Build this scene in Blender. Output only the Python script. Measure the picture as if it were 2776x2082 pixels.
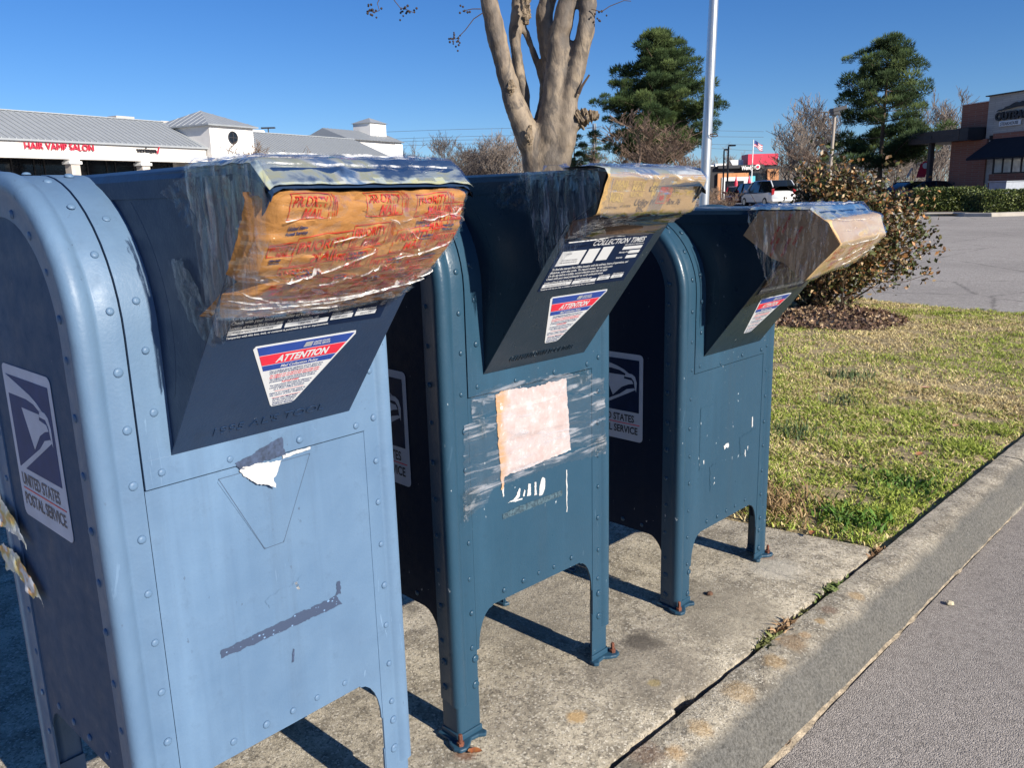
import bpy, math, random
import numpy as np
from mathutils import Vector, Matrix, noise, geometry
for o in list(bpy.data.objects): bpy.data.objects.remove(o)
R = math.radians
scene = bpy.context.scene
col = scene.collection

# ------------------------------------------------------------------ camera
CAM = np.array([1.2817, -1.0341, 1.2082])
YAW, PITCH, ROLL, FPX = R(46.2652), R(-12.7845), R(-1.4955), 2237.65
_fw = np.array([-math.sin(YAW)*math.cos(PITCH), math.cos(YAW)*math.cos(PITCH), math.sin(PITCH)])
_r0 = np.array([math.cos(YAW), math.sin(YAW), 0.0]); _u0 = np.cross(_r0, _fw)
_rt = math.cos(ROLL)*_r0 + math.sin(ROLL)*_u0
_up = -math.sin(ROLL)*_r0 + math.cos(ROLL)*_u0
cd = bpy.data.cameras.new('camera'); cam = bpy.data.objects.new('camera', cd); col.objects.link(cam)
cd.sensor_width = 36.0; cd.lens = FPX*36.0/2776.0; cd.clip_start = .02; cd.clip_end = 4000
cam.matrix_world = Matrix(((_rt[0], _up[0], -_fw[0], CAM[0]), (_rt[1], _up[1], -_fw[1], CAM[1]),
                           (_rt[2], _up[2], -_fw[2], CAM[2]), (0, 0, 0, 1)))
scene.camera = cam
# ------------------------------------------------------------------ sky, sun, exposure
SUN_EL, SUN_AZ = R(26.0), R(86.5)          # azimuth clockwise from +Y
wd = bpy.data.worlds.new('World'); scene.world = wd; wd.use_nodes = True
wn = wd.node_tree; bg = wn.nodes['Background']
sky = wn.nodes.new('ShaderNodeTexSky'); sky.sky_type = 'NISHITA'; sky.sun_disc = False
sky.sun_elevation = SUN_EL; sky.sun_rotation = SUN_AZ
sky.air_density = 1.0; sky.dust_density = 0.0; sky.ozone_density = 6.0; sky.altitude = 0
_tc0 = wn.nodes.new('ShaderNodeTexCoord'); _mp = wn.nodes.new('ShaderNodeMapping'); _mp.inputs['Location'].default_value = (0, 0, .03)
wn.links.new(_tc0.outputs['Generated'], _mp.inputs[0]); wn.links.new(_mp.outputs[0], sky.inputs[0])
_hs = wn.nodes.new('ShaderNodeHueSaturation'); _hs.inputs['Hue'].default_value = .511; _hs.inputs['Saturation'].default_value = 1.19
wn.links.new(sky.outputs[0], _hs.inputs['Color']); wn.links.new(_hs.outputs[0], bg.inputs[0]); bg.inputs[1].default_value = 0.077
sl = bpy.data.lights.new('sun', 'SUN'); sl.energy = 5.0; sl.angle = R(.53); sl.color = (1.0, .93, .82)
so = bpy.data.objects.new('sun', sl); col.objects.link(so)
sdir = Vector((math.sin(SUN_AZ)*math.cos(SUN_EL), math.cos(SUN_AZ)*math.cos(SUN_EL), math.sin(SUN_EL)))
so.rotation_euler = sdir.to_track_quat('Z', 'Y').to_euler(); so.location = (12, 2, 14)
vs = scene.view_settings; vs.view_transform = 'Standard'; vs.look = 'None'; vs.gamma = 1; vs.use_curve_mapping = False
vs.exposure = 0.64
try:
    scene.cycles.transparent_max_bounces = 24
except Exception: pass

# ------------------------------------------------------------------ helpers
def hxy(lat, dep):
    return np.array([CAM[0]+lat*math.cos(YAW)-dep*math.sin(YAW), CAM[1]+lat*math.sin(YAW)+dep*math.cos(YAW)])
def at(u, v, dep):                       # world point seen at photo pixel u,v, dep metres ahead
    d = _fw+_rt*(u-1388)/FPX-_up*(v-1041)/FPX
    h = d[0]*-math.sin(YAW)+d[1]*math.cos(YAW)
    return Vector(CAM+d*dep/h)
def gz(x, y):                            # height of the paved ground
    d = math.hypot(x-CAM[0], y-CAM[1])
    return -.14+.0043*max(0, min(d, 110)-12)
def fin(o, parent=None, label=None, cat=None, group=None, kind=None):
    col.objects.link(o)
    if parent: o.parent = parent
    if label: o['label'] = label
    if cat: o['category'] = cat
    if group: o['group'] = group
    if kind: o['kind'] = kind
    return o
def empty(name, loc=(0, 0, 0), rz=0, **k):
    o = bpy.data.objects.new(name, None); o.location = loc; o.rotation_euler = (0, 0, rz); o.empty_display_size = .1
    return fin(o, **k)
class MB:
    def __init__(s): s.v = []; s.f = []
    def add(s, vs, fs):
        b = len(s.v); s.v += [tuple(q) for q in vs]; s.f += [tuple(i+b for i in f) for f in fs]; return s
    def box(s, a, b):
        x0, y0, z0 = a; x1, y1, z1 = b
        return s.add([(x0,y0,z0),(x1,y0,z0),(x1,y1,z0),(x0,y1,z0),(x0,y0,z1),(x1,y0,z1),(x1,y1,z1),(x0,y1,z1)],
              [(0,3,2,1),(4,5,6,7),(0,1,5,4),(1,2,6,5),(2,3,7,6),(3,0,4,7)])
    def prism(s, poly, fn, t):           # poly in 2D, fn(a,b,h) -> 3D, thickness t
        n = len(poly)
        return s.add([fn(a, b, 0) for a, b in poly]+[fn(a, b, t) for a, b in poly],
              [tuple(range(n-1, -1, -1)), tuple(range(n, 2*n))]+[(i, (i+1) % n, n+(i+1) % n, n+i) for i in range(n)])
    def loft(s, rings, closed=True, cap=False):
        n = len(rings[0]); vs = [q for r_ in rings for q in r_]; fs = []
        m = n if closed else n-1
        for i in range(len(rings)-1):
            for j in range(m):
                k = (j+1) % n; fs.append((i*n+j, i*n+k, (i+1)*n+k, (i+1)*n+j))
        if cap: fs += [tuple(range(n-1, -1, -1)), tuple(range((len(rings)-1)*n, len(rings)*n))]
        return s.add(vs, fs)
    def tube(s, pts, rad, n=8, cap=True):
        pts = [Vector(q) for q in pts]; rings = []
        if not hasattr(rad, '__len__'): rad = [rad]*len(pts)
        t0 = (pts[1]-pts[0]).normalized(); a = t0.orthogonal().normalized()
        for i, q in enumerate(pts):
            t = (pts[min(i+1, len(pts)-1)]-pts[max(i-1, 0)]).normalized()
            a = (a-t*a.dot(t))
            a = a.normalized() if a.length > 1e-6 else t.orthogonal().normalized()
            b = t.cross(a)
            rings.append([q+(a*math.cos(2*math.pi*j/n)+b*math.sin(2*math.pi*j/n))*rad[i] for j in range(n)])
        return s.loft(rings, True, cap)
    def grid(s, fn, nu, nv, keep=None):
        vs = [fn(i/nu, j/nv) for j in range(nv+1) for i in range(nu+1)]
        fs = [(j*(nu+1)+i, j*(nu+1)+i+1, (j+1)*(nu+1)+i+1, (j+1)*(nu+1)+i) for j in range(nv) for i in range(nu)
              if keep is None or keep((i+.5)/nu, (j+.5)/nv)]
        return s.add(vs, fs)
    def lathe(s, prof, n=16, c=(0, 0, 0)):
        return s.loft([[(c[0]+r_*math.cos(2*math.pi*j/n), c[1]+r_*math.sin(2*math.pi*j/n), c[2]+z) for j in range(n)] for r_, z in prof], True, True)
    def build(s, name, m, parent=None, smooth=None, bevel=0, loc=None, rot=None, **k):
        me = bpy.data.meshes.new(name); me.from_pydata([tuple(map(float, q)) for q in s.v], [], s.f); me.update()
        if smooth is not None:
            me.polygons.foreach_set('use_smooth', [True]*len(me.polygons))
            try: me.set_sharp_from_angle(angle=R(smooth))
            except Exception: pass
        if m: me.materials.append(m)
        o = bpy.data.objects.new(name, me)
        if loc is not None: o.location = loc
        if rot is not None: o.rotation_euler = rot
        if bevel:
            b = o.modifiers.new('b', 'BEVEL'); b.width = bevel; b.segments = 2; b.limit_method = 'ANGLE'; b.angle_limit = R(40)
        return fin(o, parent, **k)
def inst(me, name, parent, loc, rot=(0, 0, 0), sc=None, **k):
    o = bpy.data.objects.new(name, me); o.location = loc; o.rotation_euler = rot
    if sc: o.scale = sc if hasattr(sc, '__len__') else (sc,)*3
    return fin(o, parent, **k)
def copy_tree(o, parent=None):
    c = o.copy(); col.objects.link(c); c.parent = parent
    for ch in list(o.children): copy_tree(ch, c)
    return c
def nz(x, y, z=0, sc=1): return noise.noise(Vector((x*sc, y*sc, z*sc)))
def interp(x, xs, ys): return float(np.interp(x, xs, ys))
_tc = {}
def text2d(body, size=1.0, shear=0.0, bold=0.0, extrude=0.0, space=1.0, line=1.0):
    key = (body, shear, bold/size, extrude/size, space, line)
    if key not in _tc:
        cu = bpy.data.curves.new('t', 'FONT'); cu.body = body; cu.size = 1; cu.shear = shear; cu.offset = bold/size
        cu.extrude = extrude/size; cu.space_character = space; cu.resolution_u = 3; cu.space_line = line
        ob = bpy.data.objects.new('t', cu); col.objects.link(ob)
        me = bpy.data.meshes.new_from_object(ob)
        _tc[key] = ([tuple(v.co) for v in me.vertices], [tuple(q.vertices) for q in me.polygons])
        bpy.data.objects.remove(ob); bpy.data.curves.remove(cu); bpy.data.meshes.remove(me)
    v, f = _tc[key]
    return [(a*size, b*size, c*size) for a, b, c in v], f
def text_on(mb, body, fn, x=0, y=0, size=.01, width=None, align='L', **k):   # fn(a,b,c)->3D ; width stretches
    v, f = text2d(body, size, **k)
    if not v: return mb
    x0 = min(q[0] for q in v); x1 = max(q[0] for q in v); s = (width/(x1-x0)) if width else 1
    w = (x1-x0)*s; ox = x-(0 if align == 'L' else w/2 if align == 'C' else w)
    return mb.add([fn(ox+(a-x0)*s, y+b, c) for a, b, c in v], f)

# ------------------------------------------------------------------ node helpers
class NT:
    def __init__(s, name):
        s.m = bpy.data.materials.new(name); s.m.use_nodes = True; s.t = s.m.node_tree; s.n = s.t.nodes
        s.b = s.n['Principled BSDF']; s.out = s.n['Material Output']; s._c = None
    def node(s, ty, **k):
        q = s.n.new(ty)
        for a, b in k.items(): setattr(q, a, b)
        return q
    def lk(s, a, b): s.t.links.new(a, b)
    def co(s, kind='Object'):
        if s._c is None: s._c = s.node('ShaderNodeTexCoord')
        return s._c.outputs[kind]
    def mapv(s, scale=(1, 1, 1), loc=(0, 0, 0), rot=(0, 0, 0), src=None):
        q = s.node('ShaderNodeMapping'); q.inputs['Scale'].default_value = scale; q.inputs['Location'].default_value = loc
        q.inputs['Rotation'].default_value = rot
        s.lk(src or s.co(), q.inputs[0]); return q.outputs[0]
    def noise(s, scale, detail=4, rough=.55, vec=None, dist=0):
        q = s.node('ShaderNodeTexNoise'); q.inputs['Scale'].default_value = scale; q.inputs['Detail'].default_value = detail
        q.inputs['Roughness'].default_value = rough; q.inputs['Distortion'].default_value = dist
        s.lk(vec or s.co(), q.inputs['Vector']); return q.outputs[0]
    def voro(s, scale, vec=None, feature='F1', out=0, rnd=1):
        q = s.node('ShaderNodeTexVoronoi', feature=feature); q.inputs['Scale'].default_value = scale
        if 'Randomness' in q.inputs: q.inputs['Randomness'].default_value = rnd
        s.lk(vec or s.co(), q.inputs['Vector']); return q.outputs[out]
    def ramp(s, fac, stops, interp='LINEAR'):
        q = s.node('ShaderNodeValToRGB'); cr = q.color_ramp; cr.interpolation = interp
        while len(cr.elements) < len(stops): cr.elements.new(.5)
        for e, (p_, c) in zip(cr.elements, stops):
            e.position = p_; e.color = tuple(c if hasattr(c, '__len__') else (c, c, c))[:3]+(1,)
        s.lk(fac, q.inputs[0]); return q.outputs[0]
    def mix(s, fac, a, b, mode='MIX'):
        q = s.node('ShaderNodeMix', data_type='RGBA', blend_type=mode)
        for sock, val in ((q.inputs[0], fac), (q.inputs[6], a), (q.inputs[7], b)):
            if hasattr(val, 'is_linked'): s.lk(val, sock)
            elif hasattr(val, '__len__'): sock.default_value = tuple(val)[:3]+(1,)
            else: sock.default_value = val
        return q.outputs[2]
    def math(s, op, a, b=None, c=None, clamp=False):
        q = s.node('ShaderNodeMath', operation=op); q.use_clamp = clamp
        for i, val in enumerate((a, b, c)):
            if val is None: continue
            if hasattr(val, 'is_linked'): s.lk(val, q.inputs[i])
            else: q.inputs[i].default_value = val
        return q.outputs[0]
    def sep(s, vec=None):
        q = s.node('ShaderNodeSeparateXYZ'); s.lk(vec or s.co(), q.inputs[0]); return q.outputs
    def bump(s, h, strength=.3, dist=.01, normal=None):
        q = s.node('ShaderNodeBump'); q.inputs['Strength'].default_value = strength; q.inputs['Distance'].default_value = dist
        s.lk(h, q.inputs['Height'])
        if normal: s.lk(normal, q.inputs['Normal'])
        return q.outputs[0]
    def set(s, color=None, rough=None, normal=None, metal=None, spec=None, **k):
        for nm, val in (('Base Color', color), ('Roughness', rough), ('Normal', normal), ('Metallic', metal), ('Specular IOR Level', spec)):
            if val is None: continue
            if hasattr(val, 'is_linked'): s.lk(val, s.b.inputs[nm])
            elif hasattr(val, '__len__'): s.b.inputs[nm].default_value = tuple(val)[:3]+(1,)
            else: s.b.inputs[nm].default_value = val
        return s.m
    def spot(s, x, y, r, vec=None, ns=40, amp=.5):   # soft irregular spot mask around (x,y) in object coords
        v = s.sep(vec); dx = s.math('SUBTRACT', v[0], x); dy = s.math('SUBTRACT', v[1], y)
        d = s.math('SQRT', s.math('ADD', s.math('MULTIPLY', dx, dx), s.math('MULTIPLY', dy, dy)))
        d = s.math('DIVIDE', d, r)
        d = s.math('ADD', d, s.math('MULTIPLY', s.math('SUBTRACT', s.noise(ns, 5, .7), .5), amp*2.2))
        return s.ramp(d, [(.55, 1), (1.0, 0)])
def flat(name, c, rough=.6, metal=0, spec=None, var=.12, sc=6, bump=0, bs=60):
    q = NT(name); f = q.noise(sc, 5)
    cc = q.mix(q.ramp(f, [(.3, 0), (.7, 1)]), [a*(1-var) for a in c], [min(1, a*(1+var)) for a in c])
    nm = q.bump(q.noise(bs, 4), bump, .01) if bump else None
    return q.set(cc, rough, nm, metal, spec)
# ------------------------------------------------------------------ materials: ground
def concrete(name, spots=(), stain=None):
    q = NT(name)
    agg = q.voro(210, out=1); n1 = q.noise(300, 3, .6); n2 = q.noise(7, 6, .65); n3 = q.noise(1.6, 4, .6); n4 = q.noise(55, 5, .75)
    base = q.mix(q.ramp(n3, [(.3, 0), (.7, 1)]), (.50, .435, .325), (.66, .585, .45))
    base = q.mix(q.math('MULTIPLY', q.ramp(n2, [(.42, 0), (.62, 1)]), .75), base, (.19, .165, .125)); n5 = q.noise(18, 6, .75)
    base = q.mix(q.math('MULTIPLY', q.ramp(n5, [(.52, 0), (.66, 1)]), .7), base, (.115, .10, .078))
    base = q.mix(q.ramp(n4, [(.52, 0), (.68, .85)]), base, (.12, .105, .08))
    sepc = q.node('ShaderNodeSeparateColor'); q.lk(agg, sepc.inputs[0])
    base = q.mix(q.math('MULTIPLY', q.ramp(sepc.outputs[0], [(.80, 0), (.9, 1)]), .55), base, (.78, .72, .60))
    base = q.mix(q.math('MULTIPLY', q.ramp(sepc.outputs[1], [(.84, 0), (.93, 1)]), .65), base, (.13, .115, .095))
    base = q.mix(q.math('MULTIPLY', q.ramp(n1, [(.35, 1), (.5, 0)]), .35), base, (.22, .19, .15))
    for x, y, r, c, a in spots: base = q.mix(q.math('MULTIPLY', q.spot(x, y, r), a), base, c)
    if stain: base = stain(q, base)
    h = q.math('ADD', q.math('MULTIPLY', n1, .6), q.math('ADD', q.math('MULTIPLY', sepc.outputs[2], .5), q.math('MULTIPLY', n4, .9)))
    return q.set(base, .9, q.bump(h, 1.0, .006), spec=.2)
YEL, RUST, DK = (.50, .30, .10), (.20, .07, .03), (.07, .06, .05)
m_pad = concrete('pad_concrete', [(.12, .26, .03, (.52, .34, .15), .8), (.02, .63, .055, DK, .9), (.06, .66, .03, DK, .7), (.0, 1.0, .02, (.05, .03, .02), .9), (.09, .93, .22, (.25, .22, .17), .6),
     (.12, .55, .2, (.2, .175, .14), .55), (-.35, .55, .3, (.28, .25, .2), .5), (.0, 1.36, .03, RUST, .6), (.03, -.01, .03, RUST, .6), (.17, .5, .02, (.34, .26, .1), .6), (.06, 1.3, .1, (.52, .48, .4), .6)])
def kerb_stain(q, base):
    v = q.sep(); w = q.math('ADD', v[0], q.math('MULTIPLY', v[1], .028))          # distance across the kerb
    w = q.math('ADD', w, q.math('MULTIPLY', q.math('SUBTRACT', q.noise(4, 5, .6), .5), .05))
    f = q.ramp(w, [(.380, 0), (.415, 1), (.470, 1), (.480, 0)])
    return q.mix(q.math('MULTIPLY', f, .92), base, q.mix(q.ramp(q.noise(120, 5, .8), [(.35, 0), (.65, 1)]), (.045, .045, .042), (.19, .185, .17)))
m_kerb = concrete('kerb_concrete', [(.35, .43, .035, YEL, .4), (.36, .32, .028, (.5, .28, .09), .45), (.315, .27, .05, RUST, .3), (.34, .62, .05, YEL, .35), (.335, .80, .04, YEL, .4), (.32, .92, .05, (.3, .18, .08), .5),
     (.33, .98, .02, (.5, .28, .1), .4), (.325, 1.08, .02, YEL, .5), (.31, 1.16, .03, RUST, .35), (.33, 1.3, .03, YEL, .4)], kerb_stain)
def asphalt(name, c0, c1, sc=170, bst=.7):
    q = NT(name)
    v = q.voro(sc, out=1); s_ = q.node('ShaderNodeSeparateColor'); q.lk(v, s_.inputs[0])
    d = q.voro(sc, out=0); n2 = q.noise(.8, 5, .6); n3 = q.noise(40, 4, .7)
    b = q.mix(s_.outputs[0], c0, c1)
    b = q.mix(q.ramp(n3, [(.5, 0), (.75, .6)]), b, [a*.45 for a in c0])
    b = q.mix(q.math('MULTIPLY', q.ramp(n2, [(.35, 0), (.7, 1)]), .35), b, [a*.72 for a in c1])
    b = q.mix(q.math('MULTIPLY', q.ramp(q.noise(.22, 6, .7, q.mapv((1, 1, 1), (3, 7, 0))), [(.45, 0), (.6, 1)]), .4), b, [a*.8 for a in c0])
    ck = q.voro(.33, q.mapv((1, 1, 1), (1, 2, 0)), 'DISTANCE_TO_EDGE'); b = q.mix(q.math('MULTIPLY', q.ramp(q.math('ADD', ck, q.math('MULTIPLY', q.noise(6, 4), .03)), [(.016, 1), (.022, 0)]), .55), b, [a*.35 for a in c0])
    b = q.mix(q.ramp(s_.outputs[1], [(.93, 0), (.97, .6)]), b, (.5, .45, .4))
    h = q.math('ADD', q.math('MULTIPLY', d, -1.2), q.math('MULTIPLY', n3, .35))
    b = q.mix(q.ramp(q.noise(sc*.9, 3, .7), [(.56, 0), (.66, .55)]), b, [a*.35 for a in c0])
    return q.set(b, .9, q.bump(h, bst, .004), spec=.2)
m_road = asphalt('road_asphalt', (.21, .188, .168), (.49, .44, .39), 300, .55)
m_lot = asphalt('lot_asphalt', (.27, .25, .226), (.45, .415, .375), 60)
m_soil = flat('soil', (.30, .235, .125), .95, var=.45, sc=22, bump=.6, bs=90)
m_gutter = flat('gutter_grit', (.36, .29, .20), .95, var=.55, sc=35, bump=.7, bs=150)

# ------------------------------------------------------------------ ground, lot, road
mb = MB()
rs = [0, 3, 6, 9, 12, 20, 30, 45, 60, 80, 110, 200, 500, 1500]
ring = []
for r_ in rs: ring.append([(CAM[0]+r_*math.cos(a*math.pi/24), CAM[1]+r_*math.sin(a*math.pi/24), (-.14+.0043*max(0, min(r_, 110)-12)) if r_ < 300 else .28) for a in range(48)])
mb.loft(ring); mb.build('ground', m_lot, kind='structure')
def xj(y): return .290-.026*y            # pad / kerb joint line
def xb(y): return .468-.030*y            # foot of the kerb
# road: the near lane the camera stands in, coarse old asphalt
mb = MB(); mb.grid(lambda u, v: (xb(-9+17*v)+.008+(6.5)*u, -9+17*v, -.134+.004*nz(u*30, v*60)), 8, 40); mb.build('road', m_road, kind='structure')
def ragged(a, y): return a*nz(y*19, 3.3)+a*.7*nz(y*57, 9.1)
# gutter seam with grit
mb = MB(); n = 260
L1 = []; L2 = []
for i in range(n+1):
    y = -4+11*i/n; w = .004+ragged(.008, y); L1.append((xb(y)-.004, y, -.124)); L2.append((xb(y)+.004+max(.002, w), y, -.1295))
mb.loft([L1, L2], False); mb.build('gutter_seam', m_gutter, kind='structure')
# pad with a broken front edge
mb = MB(); n = 340
def pad_back(y): return -1.72
ya, yb = -3.2, 1.64
tops = []
for i in range(n+1):
    t = i/n
    e = ya+(yb-ya)*t
    xe = xj(e)-.009+ragged(.007, e)-(.02 if nz(e*9, 7.7) > .42 else 0)
    tops.append((e, xe))
def pe(x, y): return y+(.22*(x)-.02 if y > 1.5 else 0)*((y-1.5)/.14 if y > 1.5 else 0)
xs = [None, -.02, -.4, -1.1, -1.72]
rows = []
for (e, xe) in tops:
    row = [(xe+.002, pe(xe, e), -.07), (xe, pe(xe, e), -.004), (xe-.006, pe(xe, e), 0)]+[(x, pe(x, e), .001*nz(x*3, e*3)) for x in xs[1:]]+[(-1.722, pe(-1.72, e), -.08)]
    rows.append(row)
mb.loft(rows, False); mb.build('concrete_pad', m_pad, smooth=35, kind='structure')
mb = MB(); mb.box((-3.9, -4.5, -.12), (-1.745, 1.15, -.002)); mb.build('walkway', m_pad, bevel=.01, kind='structure')
# kerb, swept in segments round the island
prof = [(.004, -.09), (.004, -.012), (.010, -.003), (.05, -.001), (.088, -.004), (.112, -.015), (.132, -.036), (.150, -.068), (.165, -.104), (.174, -.130), (.174, -.17)]
kp = [(xj(y), y) for y in np.arange(-6.0, 6.9, .1)]
cxk, cyk, rk = xj(6.9)-.9, 6.9, .9
kp += [(cxk+rk*math.cos(a), cyk+rk*math.sin(a)) for a in np.linspace(.1, math.pi/2, 12)]
kp += [(x, cyk+rk) for x in np.arange(cxk-.3, -4.7, -.3)]
segs = []; cur = []; acc = 0; bounds = [-2.95, .02-3.0+3.0, 3.05, 6.05]
kroot = empty('kerb', kind='structure')
def kerb_piece(pts):
    mb = MB(); rows = []
    for i, (x, y) in enumerate(pts):
        a = pts[max(i-1, 0)]; b = pts[min(i+1, len(pts)-1)]; tx, ty = b[0]-a[0], b[1]-a[1]; l = math.hypot(tx, ty); nx, ny = ty/l, -tx/l
        rows.append([(x+nx*(o+(.0035*nz(x*14, y*14, o*9))), y+ny*(o+.0035*nz(x*14, y*14, o*9)), z+.003*nz(x*11, y*11, o*30)) for o, z in prof])
    mb.loft(rows, False); n_ = len(prof)
    mb.f.append(tuple(range(n_))); mb.f.append(tuple(range(len(rows)*n_-1, (len(rows)-1)*n_-1, -1)))
    mb.build('kerb_stone', m_kerb, kroot, smooth=40)
bi = 0; bnds = [-3.0, 3.05, 6.05]; start = 0
fine = []
for i in range(len(kp)-1):
    a, b = kp[i], kp[i+1]
    for k in range(3): fine.append((a[0]+(b[0]-a[0])*k/3, a[1]+(b[1]-a[1])*k/3))
cur = []
for q_ in fine:
    if bi < 3 and q_[1] > bnds[bi] and q_[0] > -.3:
        cur.append((xj(bnds[bi]-.005), bnds[bi]-.005)); kerb_piece(cur); cur = [(xj(bnds[bi]+.005), bnds[bi]+.005)]; bi += 1
    cur.append(q_)
kerb_piece(cur)
# far kerb along the restaurant bed comes with the hedges

# ------------------------------------------------------------------ grass island
def isl_in(x, y):
    if x > xj(min(y, 6.9)) - .012: return False
    if y < 1.62+.22*max(x, -1.7)+.01: return False
    if y > 7.8 or x < -4.6: return False
    if x > cxk and y > cyk and math.hypot(x-cxk, y-cyk) > rk-.02: return False
    return True
def isl_z(x, y): return -.012+.02*nz(x*.9, y*.9)+.05*min(1, max(0, (.1-x)/2.5))+.012*nz(x*6, y*6)
mb = MB()
mb.grid(lambda u, v: ((lambda x, y: (min(x, xj(y)-.006) if y < 6.9 else x, y, isl_z(x, y) if isl_in(x, y) else -.03))(-4.6+4.85*u, 1.0+6.85*v)), 60, 80,
        lambda u, v: isl_in(-4.6+4.85*u-.03, 1.0+6.85*v+.0) or isl_in(-4.6+4.85*u-.05, 1.05+6.85*v))
mb.build('grass_soil', m_soil, smooth=60, kind='structure')
q = NT('grass_blades'); at_ = q.node('ShaderNodeVertexColor'); at_.layer_name = 'col'
m_grass = q.set(at_.outputs[0], .65, spec=.2); q.b.inputs['Subsurface Weight'].default_value = 0
def colored_mesh(name, v, f, c, m, **k):      # v (n,3), f list (equal sized), c per-vertex rgb
    me = bpy.data.meshes.new(name); v = np.asarray(v, np.float32); f = np.asarray(f, np.int32); k_ = f.shape[1]
    me.vertices.add(len(v)); me.vertices.foreach_set('co', v.ravel()); me.loops.add(f.size); me.loops.foreach_set('vertex_index', f.ravel())
    me.polygons.add(len(f)); me.polygons.foreach_set('loop_start', np.arange(0, f.size, k_, dtype=np.int32))
    me.update(calc_edges=True)
    ca = me.color_attributes.new('col', 'FLOAT_COLOR', 'POINT'); cc = np.ones((len(v), 4), np.float32); cc[:, :3] = c
    ca.data.foreach_set('color', cc.ravel()); me.materials.append(m)
    o = bpy.data.objects.new(name, me); return fin(o, **k)
rng = np.random.default_rng(5)
def blades(name, pts, hts, cols, lean=.6, wid=.0022, **k):
    n = len(pts); a = rng.uniform(0, 2*np.pi, n); b = rng.uniform(0, 2*np.pi, n); l = hts*rng.uniform(.2, 1, n)*lean
    px = np.stack([np.cos(a), np.sin(a), 0*a], 1); w = wid*rng.uniform(.6, 1.5, n)[:, None]
    ld = np.stack([np.cos(b), np.sin(b), 0*b], 1)*l[:, None]; up = np.stack([0*a, 0*a, hts], 1)
    p0 = pts-px*w; p1 = pts+px*w; m0 = pts+ld*.35+up*.6-px*w*.8; m1 = pts+ld*.35+up*.6+px*w*.8; tp = pts+ld+up*.92
    v = np.stack([p0, p1, m1, m0, tp], 1).reshape(-1, 3); i = np.arange(n)*5
    f = np.concatenate([np.stack([i, i+1, i+2], 1), np.stack([i, i+2, i+3], 1), np.stack([i+3, i+2, i+4], 1)])
    c = np.repeat(cols, 5, 0)
    return colored_mesh(name, v, f, c, m_grass, **k)
G = []; H_ = []; Cc = []
NB = 190000
xy = np.stack([rng.uniform(-3.6, .28, NB), rng.uniform(1.25, 7.8, NB)], 1)
# denser towards the near corner
xy2 = np.stack([rng.uniform(-1.3, .28, 70000), rng.uniform(1.3, 4.2, 70000)], 1)
MC = (-2.15, 6.3)
for x, y in np.concatenate([xy, xy2]):
    if not isl_in(x, y): continue
    if ((x-MC[0])/.62)**2+((y-MC[1])/.66)**2 < 1: continue
    n1 = nz(x*1.1+3, y*1.1, 2); n2 = nz(x*5, y*5, 8); n3 = nz(x*16, y*16, 1)
    if n3+.6*n2 < -.22 and random.random() < .85: continue
    near = max(0, 1-(xj(y)-x)/.9)*max(0, 1-abs(y-2.0)/2.2)
    pg = .38+.65*n1+.35*n2+.5*near
    g = random.random() < pg
    h = (.012+.015*random.random())*(1+.6*n2)*(1.1 if g else 1.0)
    edge = xj(min(y, 6.9))-x
    if edge < .06: h *= .6
    if g:
        t = random.random(); c = (.22+.18*t, .29+.16*t, .045+.04*t)
    else:
        t = random.random(); c = (.54+.22*t, .44+.18*t, .21+.12*t) if random.random() < .84 else (.22, .15, .09)
    G.append((x, y, isl_z(x, y)-.003)); H_.append(h); Cc.append(c)
blades('grass', np.array(G), np.array(H_), np.array(Cc), 1.7, kind='stuff', label='patchy winter lawn, half straw and half green, on the island', cat='grass')
# taller dark tufts
def tuft(name, x, y, n, h, sp, c, label, z=None, lean=.9, wid=.003):
    pts = np.stack([rng.normal(x, sp, n), rng.normal(y, sp, n), np.full(n, (isl_z(x, y) if z is None else z))], 1)
    ok = np.array([isl_in(a+.03, b) for a, b, _ in pts]); pts = pts[ok]; n = len(pts)
    cc = np.array(c)*rng.uniform(.6, 1.4, (n, 1)); blades(name, pts, h*rng.uniform(.5, 1.1, n), cc, lean, wid, label=label, cat='grass tuft', kind='stuff')
tuft('grass_tuft', -.62, 2.75, 160, .07, .08, (.09, .13, .05), 'dark green grass tuft beside the farthest mailbox')
tuft('grass_tuft', -.95, 4.1, 160, .075, .10, (.10, .14, .06), 'dark green grass tuft in the lawn before the mulch bed')
tuft('grass_tuft', -.72, 3.5, 80, .06, .06, (.11, .14, .07), 'small green grass tuft halfway between mailbox and mulch bed')
tuft('dry_grass_clump', -.25, 1.78, 700, .06, .10, (.30, .20, .10), 'brown dry grass clump at the back edge of the concrete pad', lean=1.4)
tuft('clover_patch', .06, 1.86, 320, .04, .07, (.08, .16, .025), 'bright green clover patch by the corner of pad and kerb', lean=1.2, wid=.006)
tuft('clover_patch', .02, 2.4, 320, .035, .1, (.09, .17, .03), 'bright green clover patch along the kerb edge', lean=1.2, wid=.005)
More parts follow.
